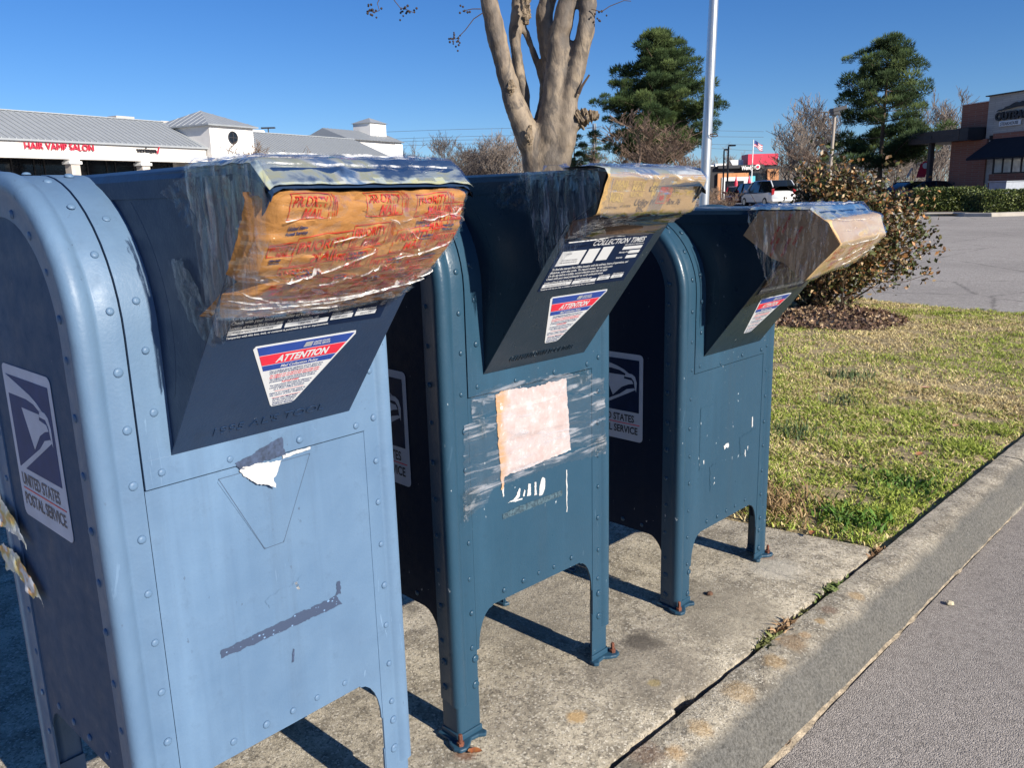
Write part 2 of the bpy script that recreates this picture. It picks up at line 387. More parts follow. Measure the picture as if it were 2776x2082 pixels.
# weeds in the joint
def weed(y, n, h, c, label, sp=.03):
    pts = np.stack([xj(y+0)+rng.normal(0, .008, n), y+rng.normal(0, sp, n), np.full(n, -.012)], 1)
    blades('joint_weed', pts, .6*h*rng.uniform(.4, 1.1, n), np.array(c)*rng.uniform(.6, 1.4, (n, 1)), 1.6, .005, label=label, cat='weed', kind='stuff')
weed(.89, 70, .035, (.16, .17, .06), 'low weed in the joint between pad and kerb, nearest the road camera side')
weed(.97, 60, .045, (.34, .22, .12), 'dead brown weed in the joint between pad and kerb', .04)
weed(1.30, 60, .035, (.13, .17, .05), 'green weed in the joint near the lawn corner', .035)
weed(1.08, 30, .022, (.2, .2, .08), 'thin weed sprouts midway along the pad joint', .06)
weed(1.66, 60, .03, (.25, .15, .08), 'brown weed tuft where joint, lawn and kerb meet', .03)
# ------------------------------------------------------------------ mailboxes
def paint(name, c, c2, rough, chips=0.0, fade=.5, streak=.35, chipc=(.55, .56, .55), orange=.12, spec=.35):
    q = NT(name)
    n1 = q.noise(3.2, 5, .6); n2 = q.noise(26, 5, .65); st = q.noise(9, 4, .6, q.mapv((1, 1, .09)))
    b = q.mix(q.ramp(n1, [(.3, 0), (.72, fade)]), c, c2)
    b = q.mix(q.math('MULTIPLY', q.ramp(st, [(.5, 0), (.72, 1)]), streak), b, [a*1.35 for a in c2])
    b = q.mix(q.math('MULTIPLY', q.ramp(n2, [(.58, 0), (.75, 1)]), .3), b, [a*.6 for a in c])
    if chips:
        ch = q.ramp(q.noise(75, 4, .62, q.mapv((1, 1, .55))), [(.70-chips*.07, 0), (.715-chips*.07, 1)])
        ch = q.math('MULTIPLY', ch, q.ramp(q.noise(6, 3), [(.50, 0), (.60, 1)]))
        b = q.mix(ch, b, chipc)
    rr = q.ramp(n2, [(.25, rough*.8), (.75, min(1, rough*1.3))])
    h = q.math('ADD', q.math('MULTIPLY', q.noise(190, 2), .25), q.math('ADD', q.math('MULTIPLY', n2, .5), q.math('MULTIPLY', q.noise(5, 2), 2.2)))
    sq_ = q.ramp(q.noise(34, 4, .75, q.mapv((1, 1, .12), (2, 3, 5), (.35, 0, 0)), 1.5), [(.645, 0), (.66, 1)]); sq_ = q.math('MULTIPLY', sq_, q.ramp(q.noise(3.5, 3), [(.5, 0), (.62, .5)])); b = q.mix(sq_, b, [min(1, a*1.5+.05) for a in c2])
    v = q.sep(); dr = q.noise(14, 5, .7, q.mapv((1, 1, .05), (5, 2, 0)))
    b = q.mix(q.math('MULTIPLY', q.ramp(dr, [(.54, 0), (.70, 1)]), .28), b, [a*.55+.02 for a in c])
    b = q.mix(q.math('MULTIPLY', q.ramp(q.noise(2.2, 6, .7, q.mapv((1, 1, 1), (9, 4, 1))), [(.5, 0), (.75, 1)]), .3), b, [a*.7+.015 for a in c])
    return q.set(b, rr, q.bump(h, orange, .012), spec=spec)
m_b1 = paint('faded_blue_paint', (.084, .150, .248), (.124, .204, .310), .46, .45, .9, .4, (.07, .11, .17))
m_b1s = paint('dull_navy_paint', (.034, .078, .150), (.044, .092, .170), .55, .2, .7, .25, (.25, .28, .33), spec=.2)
m_dside = paint('side_shade_navy', (.003, .010, .026), (.0045, .014, .034), .5, .1, .6, .2, spec=.12)  # shade of the unlit sides put into the colour, darker than the body paint
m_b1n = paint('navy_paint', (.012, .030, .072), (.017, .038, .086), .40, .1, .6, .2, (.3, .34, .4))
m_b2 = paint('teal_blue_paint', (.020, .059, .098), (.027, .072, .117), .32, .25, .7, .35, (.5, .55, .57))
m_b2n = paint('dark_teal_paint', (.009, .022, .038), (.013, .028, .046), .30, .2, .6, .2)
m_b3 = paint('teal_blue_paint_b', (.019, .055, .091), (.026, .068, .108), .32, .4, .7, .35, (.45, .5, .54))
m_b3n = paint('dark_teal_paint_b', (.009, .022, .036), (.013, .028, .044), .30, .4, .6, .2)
m_rust = flat('rust', (.16, .055, .03), .9, var=.5, sc=90, bump=.6, bs=200)
m_white = flat('white_vinyl', (.66, .67, .68), .35, var=.03, sc=20)
m_worn = flat('worn_white_vinyl', (.56, .58, .66), .6, var=.12, sc=14)
m_grey = flat('grey_vinyl', (.42, .45, .50), .4, var=.08, sc=14)
m_navy = flat('navy_ink', (.006, .034, .15), .6, var=.15, sc=30)
m_dnavy = flat('dark_navy_label', (.004, .014, .046), .5, var=.2, sc=30, spec=.15)
m_blue = flat('royal_blue_ink', (.015, .055, .30), .35, var=.1, sc=30)
m_red = flat('red_ink', (.72, .02, .05), .38, var=.08, sc=30)
m_gray_ink = flat('grey_ink', (.09, .09, .12), .5, var=.2, sc=40)
m_black = flat('black_ink', (.012, .012, .014), .5, var=.2, sc=40)
m_paper = flat('paper_scrap', (.47, .47, .465), .7, var=.08, sc=60, bump=.3, bs=80)
W_, D_ = .52, .455
R_ = D_/2; ZS = 1.252-R_
def path(n=22, z0=.1, off=0.0, t0=0, t1=None):       # points (x,z,nx,nz) up the front, over the arch, down the back
    P = [(off, z, 1, 0) for z in (np.linspace(z0, ZS, 7))]
    for i in range(1, n+1):
        a = math.pi*i/n; P.append((-R_+(R_+off)*math.cos(a), ZS+(R_+off)*math.sin(a), math.cos(a), math.sin(a)))
    P += [(-D_-off, z, -1, 0) for z in np.linspace(ZS, z0, 7)[1:]]
    return P
FX, FZ = .6148, .7887                                 # direction up the slanted chute face
ZT = .842
def face_pt(y, s, h=0): return (FX*s+FZ*h, y, ZT+FZ*s-FX*h)
def qprism(mb, poly, fn, t): return mb.prism(poly, fn, t)
ZB = .307
def arc(cx, cy, r1, r2, a0, a1, n=6): return [(cx+r1*math.cos(a0+(a1-a0)*i/n), cy+r2*math.sin(a0+(a1-a0)*i/n)) for i in range(n+1)]
def rivet_mesh(r_, h, m, name, cross=False):
    mb = MB(); mb.lathe([(r_, 0), (r_*.97, h*.35), (r_*.75, h*.8), (r_*.35, h)] + ([(r_*.25, h*.98)] if not cross else [(r_*.2, h*.6)]), 10)
    me = bpy.data.meshes.new(name); me.from_pydata(mb.v, [], mb.f); me.update()
    me.polygons.foreach_set('use_smooth', [True]*len(me.polygons)); me.materials.append(m); return me
EAGLE = [(-.325, .93), (-.300, .924), (-.22, .912), (-.182, .915)]
def mailbox(label, loc, rz, body, chute, ext, emboss=None, zfoot=0.0, sidem=None):
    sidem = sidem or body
    root = empty('mailbox', loc, rz, label=label, cat='mailbox', group='drive-up mailboxes standing in a row on the pad')
    zl = .095 if ext else zfoot+.012
    # --- shell behind everything
    mb = MB(); P = path(22, ZB+.004, -.007)
    mb.loft([[(x, y, z) for x, z, _, _ in P] for y in (.006, W_-.006)], False); mb.build('body_shell', body, root, smooth=30)
    mb = MB(); mb.box((-D_+.004, .006, ZB+.006), (-.004, W_-.006, ZB+.010)); mb.build('floor_plate', body, root)
    # --- side panels with arched top and gussets
    def side_poly():
        p_ = [(-.052, ZB)]+[(-D_+.052, ZB)]
        p_ = arc(-.052-.055, ZB-.085, .055, .085, math.pi/2, 0)+[(-.02, ZB-.085)]
        p_ += [(-.02, ZS)]+[(-R_+(R_-.02)*math.cos(a), ZS+(R_-.02)*math.sin(a)) for a in np.linspace(.12, math.pi-.12, 16)]+[(-D_+.02, ZS), (-D_+.02, ZB-.085)]
        p_ += arc(-D_+.052+.055, ZB-.085, .055, .085, math.pi, math.pi/2)
        return p_
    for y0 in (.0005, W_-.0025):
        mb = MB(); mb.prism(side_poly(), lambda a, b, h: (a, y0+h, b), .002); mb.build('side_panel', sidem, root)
    # --- arch frames (legs and hoop in one rolled section)
    prof = [(-.058, .002), (-.058, -.002), (-.026, -.003), (-.019, -.006), (-.009, -.0075), (-.001, -.0055), (.0045, -.001), (.0065, .006), (.0068, .012), (.005, .0185), (.0018, .0235), (-.0005, .027), (-.0002, .031), (.0012, .034), (.0012, .060), (-.003, .0605)]
    for sgn in (0, 1):
        mb = MB(); rows = []
        for x, z, nx, nz_ in path(26, zl):
            rows.append([(x+nx*a, (y if sgn == 0 else W_-y), z+nz_*a) for a, y in prof])
        mb.loft(rows, False)
        n_ = len(prof); mb.build('arch_frame', body, root, smooth=38)
    # --- front panel
    y0, y1 = .0615, W_-.0555
    poly = [(y0, .7965), (y0, ZB-.095)]+arc(y0+.052, ZB-.095, .045, .09, math.pi, math.pi/2)+[(y0+.052, ZB-.002), (y1-.052, ZB-.002)]+arc(y1-.052, ZB-.095, .045, .09, math.pi/2, 0)+[(y1, ZB-.095), (y1, .7965)]
    mb = MB(); mb.prism(poly, lambda a, b, h: (-.004+h, a, b), .004); mb.build('front_panel', body, root)
    mb = MB(); mb.box((-D_-.001, .05, ZB-.002), (-D_+.003, W_-.05, ZS+.02)); mb.build('back_panel', body, root)
    # --- flange round the chute mouth: cross strip and two risers that follow the arch
    mb = MB(); mb.box((-.003, .0628, .7985), (.0022, W_-.0568, .8425)); mb.build('chute_flange', body, root, bevel=.0008)
    for (a, b, top) in ((.0628, .112, 1.45), (W_-.096, W_-.0568, 1.45)):
        mb = MB(); P = [q_ for q_ in path(26, .8425) if q_[0] > -R_-.01][:]
        rows = []
        for i, (x, z, nx, nz_) in enumerate(P):
            wv = .0 if a > .2 else .004*nz(z*14, 2.2)+.003*nz(z*41, 5)
            rows.append([(x+nx*-.003, a, z+nz_*-.003), (x+nx*.0022, a, z+nz_*.0022), (x+nx*.0022, b+wv, z+nz_*.0022), (x+nx*-.003, b+wv, z+nz_*-.003)])
        mb.loft(rows, False); mb.build('chute_flange', body, root, smooth=40)
    # --- chute (snorkel)
    yl, yr = .110, W_-.094
    arch_in = [(-R_+(R_-.01)*math.cos(a), ZS+(R_-.01)*math.sin(a)) for a in np.linspace(math.pi/2, .0, 8)]
    wall = [(-.006, ZT-.004), (0.001, ZT)]+[(FX*.40, ZT+FZ*.40), (.305, 1.19), (.326, 1.212), (.30, 1.249)]+arch_in
    for y_, t in ((yl, .002), (yr-.002, .002)):
        mb = MB(); mb.prism(wall, lambda a, b, h: (a, y_+h, b), t); mb.build('chute_wall', chute, root)
    mb = MB(); mb.prism([(yl-.004, .002), (yr+.004, .002), (yr+.004, .40), (yl-.004, .40)], lambda a, b, h: face_pt(a, b, h), .0025); mb.build('chute_face', chute, root, bevel=.0008)
    # hood: top sheet with rounded edges and side skirts
    sec = [(yl-.0025, 1.214), (yl-.0035, 1.238), (yl+.002, 1.2485), (yl+.014, 1.2535), (yr-.014, 1.2535), (yr-.002, 1.2485), (yr+.0035, 1.238), (yr+.0025, 1.214)]
    mb = MB(); rows = []
    for x, dz in ((-R_, 0), (-.05, 0), (.1, .0), (.27, 0), (.31, -.010), (.33, -.034)):
        rows.append([(x, y, min(z+dz, 9) if z > 1.22 or x < .3 else z-.002) for y, z in sec])
    mb.loft(rows, False); mb.build('chute_hood', chute, root, smooth=30)
    # faint pressed ridge on the chute wall
    mb = MB(); mb.tube([(.035+.012*math.cos(t*3), yl+.001, .93+.16*t+.0) if False else (-R_+(R_+.045)*math.cos(a), yl+.0036, ZS+(R_+.03)*math.sin(a)) for a in np.linspace(-.35, .8, 14)], .004, 6); mb.build('wall_ridge', chute, root, smooth=60)
    # --- lower legs and feet
    foot = MB()
    for (cx, cy, sx, sy) in ((0, 0, -1, 1), (0, W_, -1, -1), (-D_, 0, 1, 1), (-D_, W_, 1, -1)):
        if ext:
            def L(x, y): return (cx+sx*x, cy+sy*y)
            o_ = [L(.056, .000), L(.010, .000), L(.004, .001), L(.001, .004), L(.000, .010), L(.000, .062), L(.005, .062), L(.005, .014), L(.014, .005), L(.056, .005)]
            mb = MB(); mb.prism(o_, lambda a, b, h: (a, b, .008+h), .135); mb.build('leg_extension', body, root, smooth=50)
        zf = 0 if ext else zfoot
        def F(x, y): return (cx-sx*x, cy+sy*y)         # x outward from the front face
        out = [F(-.062, .004), F(-.066, -.012), F(-.045, -.012), F(-.028, -.010), F(-.010, -.022), F(.010, -.026), F(.026, -.020), F(.030, -.004), F(.022, .012), F(.010, .026), F(.012, .046), F(.022, .060), F(.014, .070), F(-.004, .068), F(-.006, .012), F(-.058, .008)]
        mb = MB(); mb.prism(out, lambda a, b, h: (a, b, zf+.001+h), .010)
        ft = mb.build('foot_bracket', body, root, bevel=.003)
        # collar wrapping the corner
        ou = [F(-.060, -.003), F(-.004, -.004), F(.004, .003), F(.004, .066), F(-.002, .066), F(-.002, .003), F(-.060, .002)]
        mb = MB(); mb.prism(ou, lambda a, b, h: (a, b, zf+.009+h), .016); mb.build('collar', body, ft, bevel=.003)
        bx, by = F(.012, -.008); mb = MB(); mb.lathe([(.0085, 0), (.0085, .009), (.0055, .0095), (.005, .026), (.0035, .028)], 6, (bx, by, zf+.010)); mb.build('anchor_bolt', m_rust, ft)
    # --- rivets
    def inst(me, nm, par, loc, rot, _r=random.Random(int(loc[1]*1000))): s_ = _r.uniform(.82, 1.06); o = bpy.data.objects.new(nm, me); o.location = (loc[0]+_r.gauss(0, .0008) if abs(rot[0]) > 1 else loc[0], loc[1]+(_r.gauss(0, .0012) if abs(rot[1]) > 1 else 0), loc[2]+_r.gauss(0, .0015)); o.rotation_euler = rot; o.scale = (s_, s_, s_*_r.uniform(.7, 1.1)); return fin(o, par)
    rv = rivet_mesh(.0068, .0042, body, 'rivet'); sc_ = rivet_mesh(.0095, .005, body, 'leg_screw', True)
    zs = [.226 + .0835*i for i in range(10)]
    def front_riv(y, z, me=rv, nm='rivet'):
        if z < ZS: inst(me, nm, root, (.0012, y, z), (0, R(90), 0))
    for z in zs:
        if z > zfoot+.1:
            front_riv(.047, z); front_riv(W_-.037, z+.011)
            inst(rv, 'rivet', root, (-.045, -.002, z+.02), (R(90), 0, 0)); inst(rv, 'rivet', root, (-D_+.045, -.002, z+.02), (R(90), 0, 0))
    for k in range(5):
        a = .02+(k+.4)*.0835/R_
        for y in (.047, W_-.037): inst(rv, 'rivet', root, (-R_+(R_+.0012)*math.cos(a), y, ZS+(R_+.0012)*math.sin(a)), (0, R(90)-a, 0))
        inst(rv, 'rivet', root, (-R_+(R_-.045)*math.cos(a), -.002, ZS+(R_-.045)*math.sin(a)), (R(90), 0, 0))
    for z in (.818, .91, 1.0): inst(rv, 'rivet', root, (.0022, .088, z), (0, R(90), 0))
    for z in (.812, .905, .99): inst(rv, 'rivet', root, (.0022, W_-.077, z), (0, R(90), 0))
    for k in range(3):
        a = (.05+k*.13)/R_; inst(rv, 'rivet', root, (-R_+(R_+.002)*math.cos(a), .085, ZS+(R_+.002)*math.sin(a)), (0, R(90)-a, 0))
    for y in (.20, .325): inst(rv, 'rivet', root, (.0022, y, .812), (0, R(90), 0))
    for y in (.151, .214, .266, .318, .380): inst(rv, 'rivet', root, (0, y, ZB+.022), (0, R(90), 0))
    for x in (-.13, -.20, -.27, -.34): inst(rv, 'rivet', root, (x, .0005, ZB+.022), (R(90), 0, 0))
    for z in (.195, .130):
        if z > zfoot+.02:
            for y in (.053, W_-.036): inst(sc_, 'leg_screw', root, (.0012, y, z), (0, R(90), 0))
            inst(sc_, 'leg_screw', root, (-.042, -.002, z), (R(90), 0, 0))
    # --- eagle sticker on the left side
    sdz = 0 if body == m_b1 else -.116
    def SD(x, z, h=0): return (x, -.0004-h, z+sdz)
    wh = m_worn if body == m_b1 else m_grey
    def rrect(x0, x1, z0, z1, r_): return arc(x1-r_, z1-r_, r_, r_, 0, math.pi/2, 4)+arc(x0+r_, z1-r_, r_, r_, math.pi/2, math.pi, 4)+arc(x0+r_, z0+r_, r_, r_, math.pi, 1.5*math.pi, 4)+arc(x1-r_, z0+r_, r_, r_, 1.5*math.pi, 2*math.pi, 4)
    X0, X1, Z0, Z1 = -.340, -.130, .700, .962
    mb = MB(); mb.prism(rrect(X0, X1, Z0, Z1, .012), lambda a, b, h: SD(a, b, h), .0006); st = mb.build('eagle_sticker', wh, root, label='rectangular white sticker with an eagle head and lettering')
    mb = MB(); mb.prism([(-.325, .788), (-.143, .788), (-.143, .945), (-.325, .945)], lambda a, b, h: SD(a, b, .0008+h), .0003); mb.build('blue_field', m_navy if body == m_b1 else m_dnavy, st)
    def E(u, v): return (-.325+.182*u, .788+.157*v)
    head = [(0, 1.0), (.0, .80), (.42, .80), (.60, .77), (.72, .715), (.70, .66), (.36, .70), (.56, .34), (.64, .46), (.73, .54), (.83, .58), (.89, .55), (.78, .48), (.62, .36), (.16, 0.0), (.05, 0.0)]
    up = [(0, 1), (.0, .80), (.45, .80), (.62, .775), (.74, .72), (.80, .735), (.70, .80), (.55, .86)]
    beak = [(.74, .74), (.86, .73), (.92, .69), (.955, .58), (.945, .40), (.92, .46), (.90, .60), (.85, .66), (.72, .665)]
    cheek = [(.30, .69), (.72, .69), (.70, .63), (.86, .61), (.89, .55), (.80, .53), (.66, .46), (.48, .28)]
    neck = [(.50, .29), (.62, .42), (.78, .50), (.90, .48), (.93, .42), (.14, 0.0), (.03, 0.0)]
    for pl in (up, beak, cheek, [(.93, .44), (.90, .47), (.76, .43), (.62, .32), (.02, 0), (.15, 0)]):
        mb = MB(); mb.prism([E(*q_) for q_ in pl], lambda a, b, h: SD(a, b, .0013+h), .0003); mb.build('eagle_shape', wh, st)
    mb = MB(); fn = lambda a, b, c: SD(a, b, .0012)
    text_on(mb, 'UNITED STATES', fn, -.325, .757, .030, width=.165, bold=.0006); text_on(mb, 'POSTAL SERVICE', fn, -.325, .722, .030, width=.178, bold=.0006)
    mb.build('lettering', m_gray_ink if body == m_b1 else m_black, st)
    mb = MB(); mb.prism([(-.325, .7495), (-.14, .7495), (-.14, .7518), (-.325, .7518)], lambda a, b, h: SD(a, b, .0008+h), .0003); mb.build('red_rule', m_red, st)
    # --- notice label on the chute face
    FN = lambda h0: (lambda a, b, c=0: face_pt(a, b, .003+h0))
    mb = MB(); mb.prism([(.128, .2335), (.398, .2335), (.400, .366), (.126, .366)], lambda a, b, h: face_pt(a, b, .0027+h), .0005); lb = mb.build('collection_label', m_dnavy, root, label='dark navy label with white collection time lettering')
    mb = MB(); f2 = lambda a, b, c=0: face_pt(a, b, .0037)
    boxes = [(.133, .216, .243, .2515), (.221, .294, .243, .2515), (.2985, .338, .2445, .2530), (.343, .382, .2455, .2540)]
    for a0, a1, b0, b1 in boxes: MB().prism([(a0, b0), (a1, b0), (a1, b1), (a0, b1)], lambda a, b, h: face_pt(a, b, .0034+h), .0003).build('blank_field', m_white, lb)
    mb = MB()
    text_on(mb, 'Tampering with this box, lock, or contents is punishable by fine or imprisonment.', f2, .133, .2365, .0055, width=.165, bold=.0001)
    text_on(mb, 'Location of Priority Mail Express drop:', f2, .134, .2535, .0065, width=.082, bold=.0001)
    text_on(mb, 'For local information, call:', f2, .223, .2535, .0062, width=.052, bold=.0001)
    text_on(mb, 'Location number:', f2, .299, .2550, .0060, width=.036, bold=.0001); text_on(mb, 'Date label printed:', f2, .344, .2560, .0060, width=.036, bold=.0001)
    for i, t in enumerate(('Check with your local postmaster to verify collection times.', 'On the day before a holiday, normal collection times may not apply.', 'distance, scan the code. To report issues, go to usps.com', 'To find the nearest Post Office location with the address, hours of operations, and')):
        text_on(mb, t, f2, .134, .2625+.0082*i, .0080, width=(.172, .180, .19, .235)[i], bold=.00015)
    text_on(mb, 'COLLECTION TIMES', f2, .215, .3435, .019, width=.165, shear=.2, bold=.0003)
    text_on(mb, 'Monday-Friday', f2, .318, .316, .0062, bold=.0001); text_on(mb, 'Saturday', f2, .318, .302, .0062, bold=.0001); text_on(mb, 'Last collection in this area is at:', f2, .322, .337, .0055, width=.062, bold=.0001)
    mb.build('lettering', m_white, lb)
    mb = MB()
    for a0, a1, b0, b1 in [(.136, .205, .298, .334), (.212, .246, .298, .335), (.254, .288, .302, .337), (.322, .385, .325, .333), (.350, .386, .313, .321), (.350, .386, .300, .308)]: MB().prism([(a0, b0), (a1, b0), (a1, b1), (a0, b1)], lambda a, b, h: face_pt(a, b, .0034+h), .0003).build('blank_field', m_white, lb)
    mb = MB(); f3 = lambda a, b, c=0: face_pt(a, b, .0041)
    for t, x, y, w in (('4300 PORTSMOUTH BLVD SUITE 174', .140, .2455, .062), ('1-800-ASK-USPS', .243, .2457, .034), ('2332100025', .306, .2470, .022), ('03/21/23', .352, .248, .02)): text_on(mb, t, f3, x, y, .0055, width=w)
    text_on(mb, 'LOCATION OF THIS BOX', f3, .146, .310, .005, width=.046); text_on(mb, '4300 PORTSMOUTH BLVD', f3, .144, .304, .005, width=.05); text_on(mb, '5:00 PM', f3, .150, .326, .005)
    mb.build('lettering', m_gray_ink, lb)
    # --- attention label: a funnel shaped sticker
    def AL(poly, h0, m, nm, par, t=.0003):
        mb = MB(); mb.prism(poly, lambda a, b, h: face_pt(a, b, .0027+h0+h), t); return mb.build(nm, m, par)
    o_ = [(.250, .072), (.254, .067), (.290, .067), (.295, .071), (.362, .205), (.360, .2115), (.186, .2115), (.183, .206)]
    al = AL(o_, 0, m_white, 'attention_label', root, .0005); al['label'] = 'white funnel-shaped sticker with blue bands and a red ATTENTION band'
    def band(s0, s1, m, nm):
        def lft(s): return .186+(.252-.186)*(.2085-s)/(.2085-.068)+.0025
        def rgt(s): return .3605-(.3605-.2935)*(.2085-s)/(.2085-.068)-.0025
        AL([(lft(s0), s0), (rgt(s0), s0), (rgt(s1), s1), (lft(s1), s1)], .0007, m, nm, al)
    band(.191, .2085, m_blue, 'blue_band'); band(.1685, .1895, m_red, 'red_band'); band(.156, .167, m_blue, 'blue_band')
    fa = lambda a, b, c=0: face_pt(a, b, .0041); mb = MB()
    text_on(mb, 'ATTENTION', fa, .274, .1722, .0195, width=.092, align='C', shear=.22, bold=.0007); text_on(mb, 'Mail Collection Policy', fa, .274, .1588, .0088, width=.066, align='C', bold=.0001, shear=.1)
    text_on(mb, 'UNITED STATES', fa, .286, .2005, .0055, width=.028, bold=.0001); text_on(mb, 'POSTAL SERVICE', fa, .286, .1955, .0055, width=.030, bold=.0001)
    mb.prism([(.269, .195), (.283, .195), (.284, .205), (.271, .205)], lambda a, b, h: fa(a, b), .0001)
    mb.build('lettering', m_white, al)
    mb = MB(); fb = lambda a, b, c=0: face_pt(a, b, .0036); lines = ['Due to federal security regulations and U.S. export laws,', 'DO NOT DEPOSIT the following items in this collection box:', None, None, 'Any mailpiece with a customs declaration form that was not', 'presented and postmarked online', None, 'You must present these items for shipment to', 'a postal employee at a retail service counter', 'at a Post Office location.', None, 'Failure to comply may result in', 'the return of your mailpiece.', None, 'Keep the Mail Safe!', 'Do not mail prohibited', 'dangerous goods or', 'hazardous materials.']
    for i, t in enumerate(lines):
        s = .1500-.00475*i; w = (.3605-.186-.026)*(.45+.55*(s-.068)/(.14))-.02
        if t: text_on(mb, t, fb, .273, s, .0052, width=w*(1 if len(t) > 28 else .8), align='C', bold=.00008)
    mb.build('lettering', m_navy, al)
    mb = MB()
    for i in (2, 3): text_on(mb, 'Any mailpiece over one-half inch thick using postage stamps', fb, .273, .1500-.00475*i, .0052, width=.088, align='C', bold=.00008)
    text_on(mb, 'POSTAGE STAMPS', fb, .255, .1500-.00475*6, .0052, width=.03, bold=.0001)
    for s in (.1032, .0878): mb.prism([(.248, s), (.300, s), (.300, s+.0008), (.248, s+.0008)], lambda a, b, h: fb(a, b), .0001)
    mb.build('red_lettering', m_red, al)
    if emboss:
        mb = MB(); text_on(mb, emboss, lambda a, b, c: face_pt(a, b, .0030+c), .265, .028, .022, width=.20, align='C', extrude=.0011, bold=-.0002); mb.build('embossed_lettering', chute, root)
    return root
W1R = R(3.7373)
BOX1 = ((.0871, -.6958, .0046), W1R); BOX2 = ((0, 0, 0), 0); BOX3 = ((-.0031, .846, -.0909), R(1.5321))
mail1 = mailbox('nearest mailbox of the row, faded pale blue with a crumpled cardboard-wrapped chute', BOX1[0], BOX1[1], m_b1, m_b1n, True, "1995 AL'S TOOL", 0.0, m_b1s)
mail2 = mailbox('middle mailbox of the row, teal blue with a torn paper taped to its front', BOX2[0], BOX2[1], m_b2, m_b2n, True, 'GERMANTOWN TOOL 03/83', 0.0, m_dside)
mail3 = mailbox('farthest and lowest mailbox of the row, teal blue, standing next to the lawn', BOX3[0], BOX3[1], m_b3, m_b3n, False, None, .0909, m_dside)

# ------------------------------------------------------------------ sheets stuck on the mailboxes
def film_mat(name, tint=(1, 1, 1), white=.12, sc=60, spec=.5, rough=.10):
    q = NT(name); q.n.remove(q.b)
    n1 = q.noise(sc*.5, 2, .5, dist=.6); n2 = q.noise(sc*.4, 5, .7, dist=2.0)
    bmp = q.bump(n1, .12, .004)
    tr = q.node('ShaderNodeBsdfTransparent'); tr.inputs[0].default_value = tuple(tint)+(1,)
    gl = q.node('ShaderNodeBsdfGlossy'); gl.inputs['Roughness'].default_value = rough; gl.inputs[0].default_value = (1, 1, 1, 1); q.lk(bmp, gl.inputs['Normal'])
    df = q.node('ShaderNodeBsdfDiffuse'); df.inputs[0].default_value = (.75, .75, .76, 1)
    fr = q.node('ShaderNodeFresnel'); fr.inputs[0].default_value = 1.4
    m1 = q.node('ShaderNodeMixShader'); q.lk(q.math('MULTIPLY', q.ramp(n2, [(.52, 0), (.75, 1)]), white), m1.inputs[0]); q.lk(tr.outputs[0], m1.inputs[1]); q.lk(df.outputs[0], m1.inputs[2])
    m2 = q.node('ShaderNodeMixShader'); q.lk(q.math('MULTIPLY', fr.outputs[0], spec*2, clamp=True), m2.inputs[0]); q.lk(m1.outputs[0], m2.inputs[1]); q.lk(gl.outputs[0], m2.inputs[2])
    q.lk(m2.outputs[0], q.out.inputs[0]); return q.m
def streak_film(name, msc=(1, 1, .14), rot=(0, .15, 0), top=.42, red=True, gl_=.13, sc=70):
    q = NT(name); q.n.remove(q.b); n1 = q.noise(sc, 3, .6, q.mapv(msc, (0, 0, 0), rot), .9); n2 = q.noise(16, 3, .6); n3 = q.noise(26, 4, .6, q.mapv((1, 1, .35), (2, 1, 3), (0, -.4, 0)), 1.0)
    tr = q.node('ShaderNodeBsdfTransparent'); df = q.node('ShaderNodeBsdfDiffuse'); q.lk(q.mix(q.ramp(n3, [(.56, 0), (.60, 1 if red else 0)]), (.60, .60, .64), (.40, .07, .05)), df.inputs[0])
    gl = q.node('ShaderNodeBsdfGlossy'); gl.inputs['Roughness'].default_value = .08; q.lk(q.bump(n1, .5, .006), gl.inputs['Normal'])
    f = q.math('MULTIPLY', q.ramp(n1, [(.52, .02), (.64, top)]), q.ramp(n2, [(.35, .3), (.6, 1)]))
    m1 = q.node('ShaderNodeMixShader'); q.lk(f, m1.inputs[0]); q.lk(tr.outputs[0], m1.inputs[1]); q.lk(df.outputs[0], m1.inputs[2])
    m2 = q.node('ShaderNodeMixShader'); m2.inputs[0].default_value = gl_; q.lk(m1.outputs[0], m2.inputs[1]); q.lk(gl.outputs[0], m2.inputs[2]); q.lk(m2.outputs[0], q.out.inputs[0]); return q.m
m_streak = streak_film('wrinkled_clear_wrap')  # reflections on the wrinkles put into the colour as pale streaks
m_streak3 = streak_film('wrinkled_clear_wrap_b', (1, 1, .25), (0, .9, 0), .28, False, .10, 45)
m_htape = streak_film('stretched_clear_tape', (1, .10, 1), (.06, 0, 0), .40, False, .07, 60)
m_film = film_mat('clear_film', (.985, .985, .985), .05, 60, .22, .14)
m_tape = film_mat('clear_tape', (.93, .92, .90), .12, 40, .3, .2)
m_dull = film_mat('dull_tape', (.92, .92, .91), .28, 60, .3, .25)
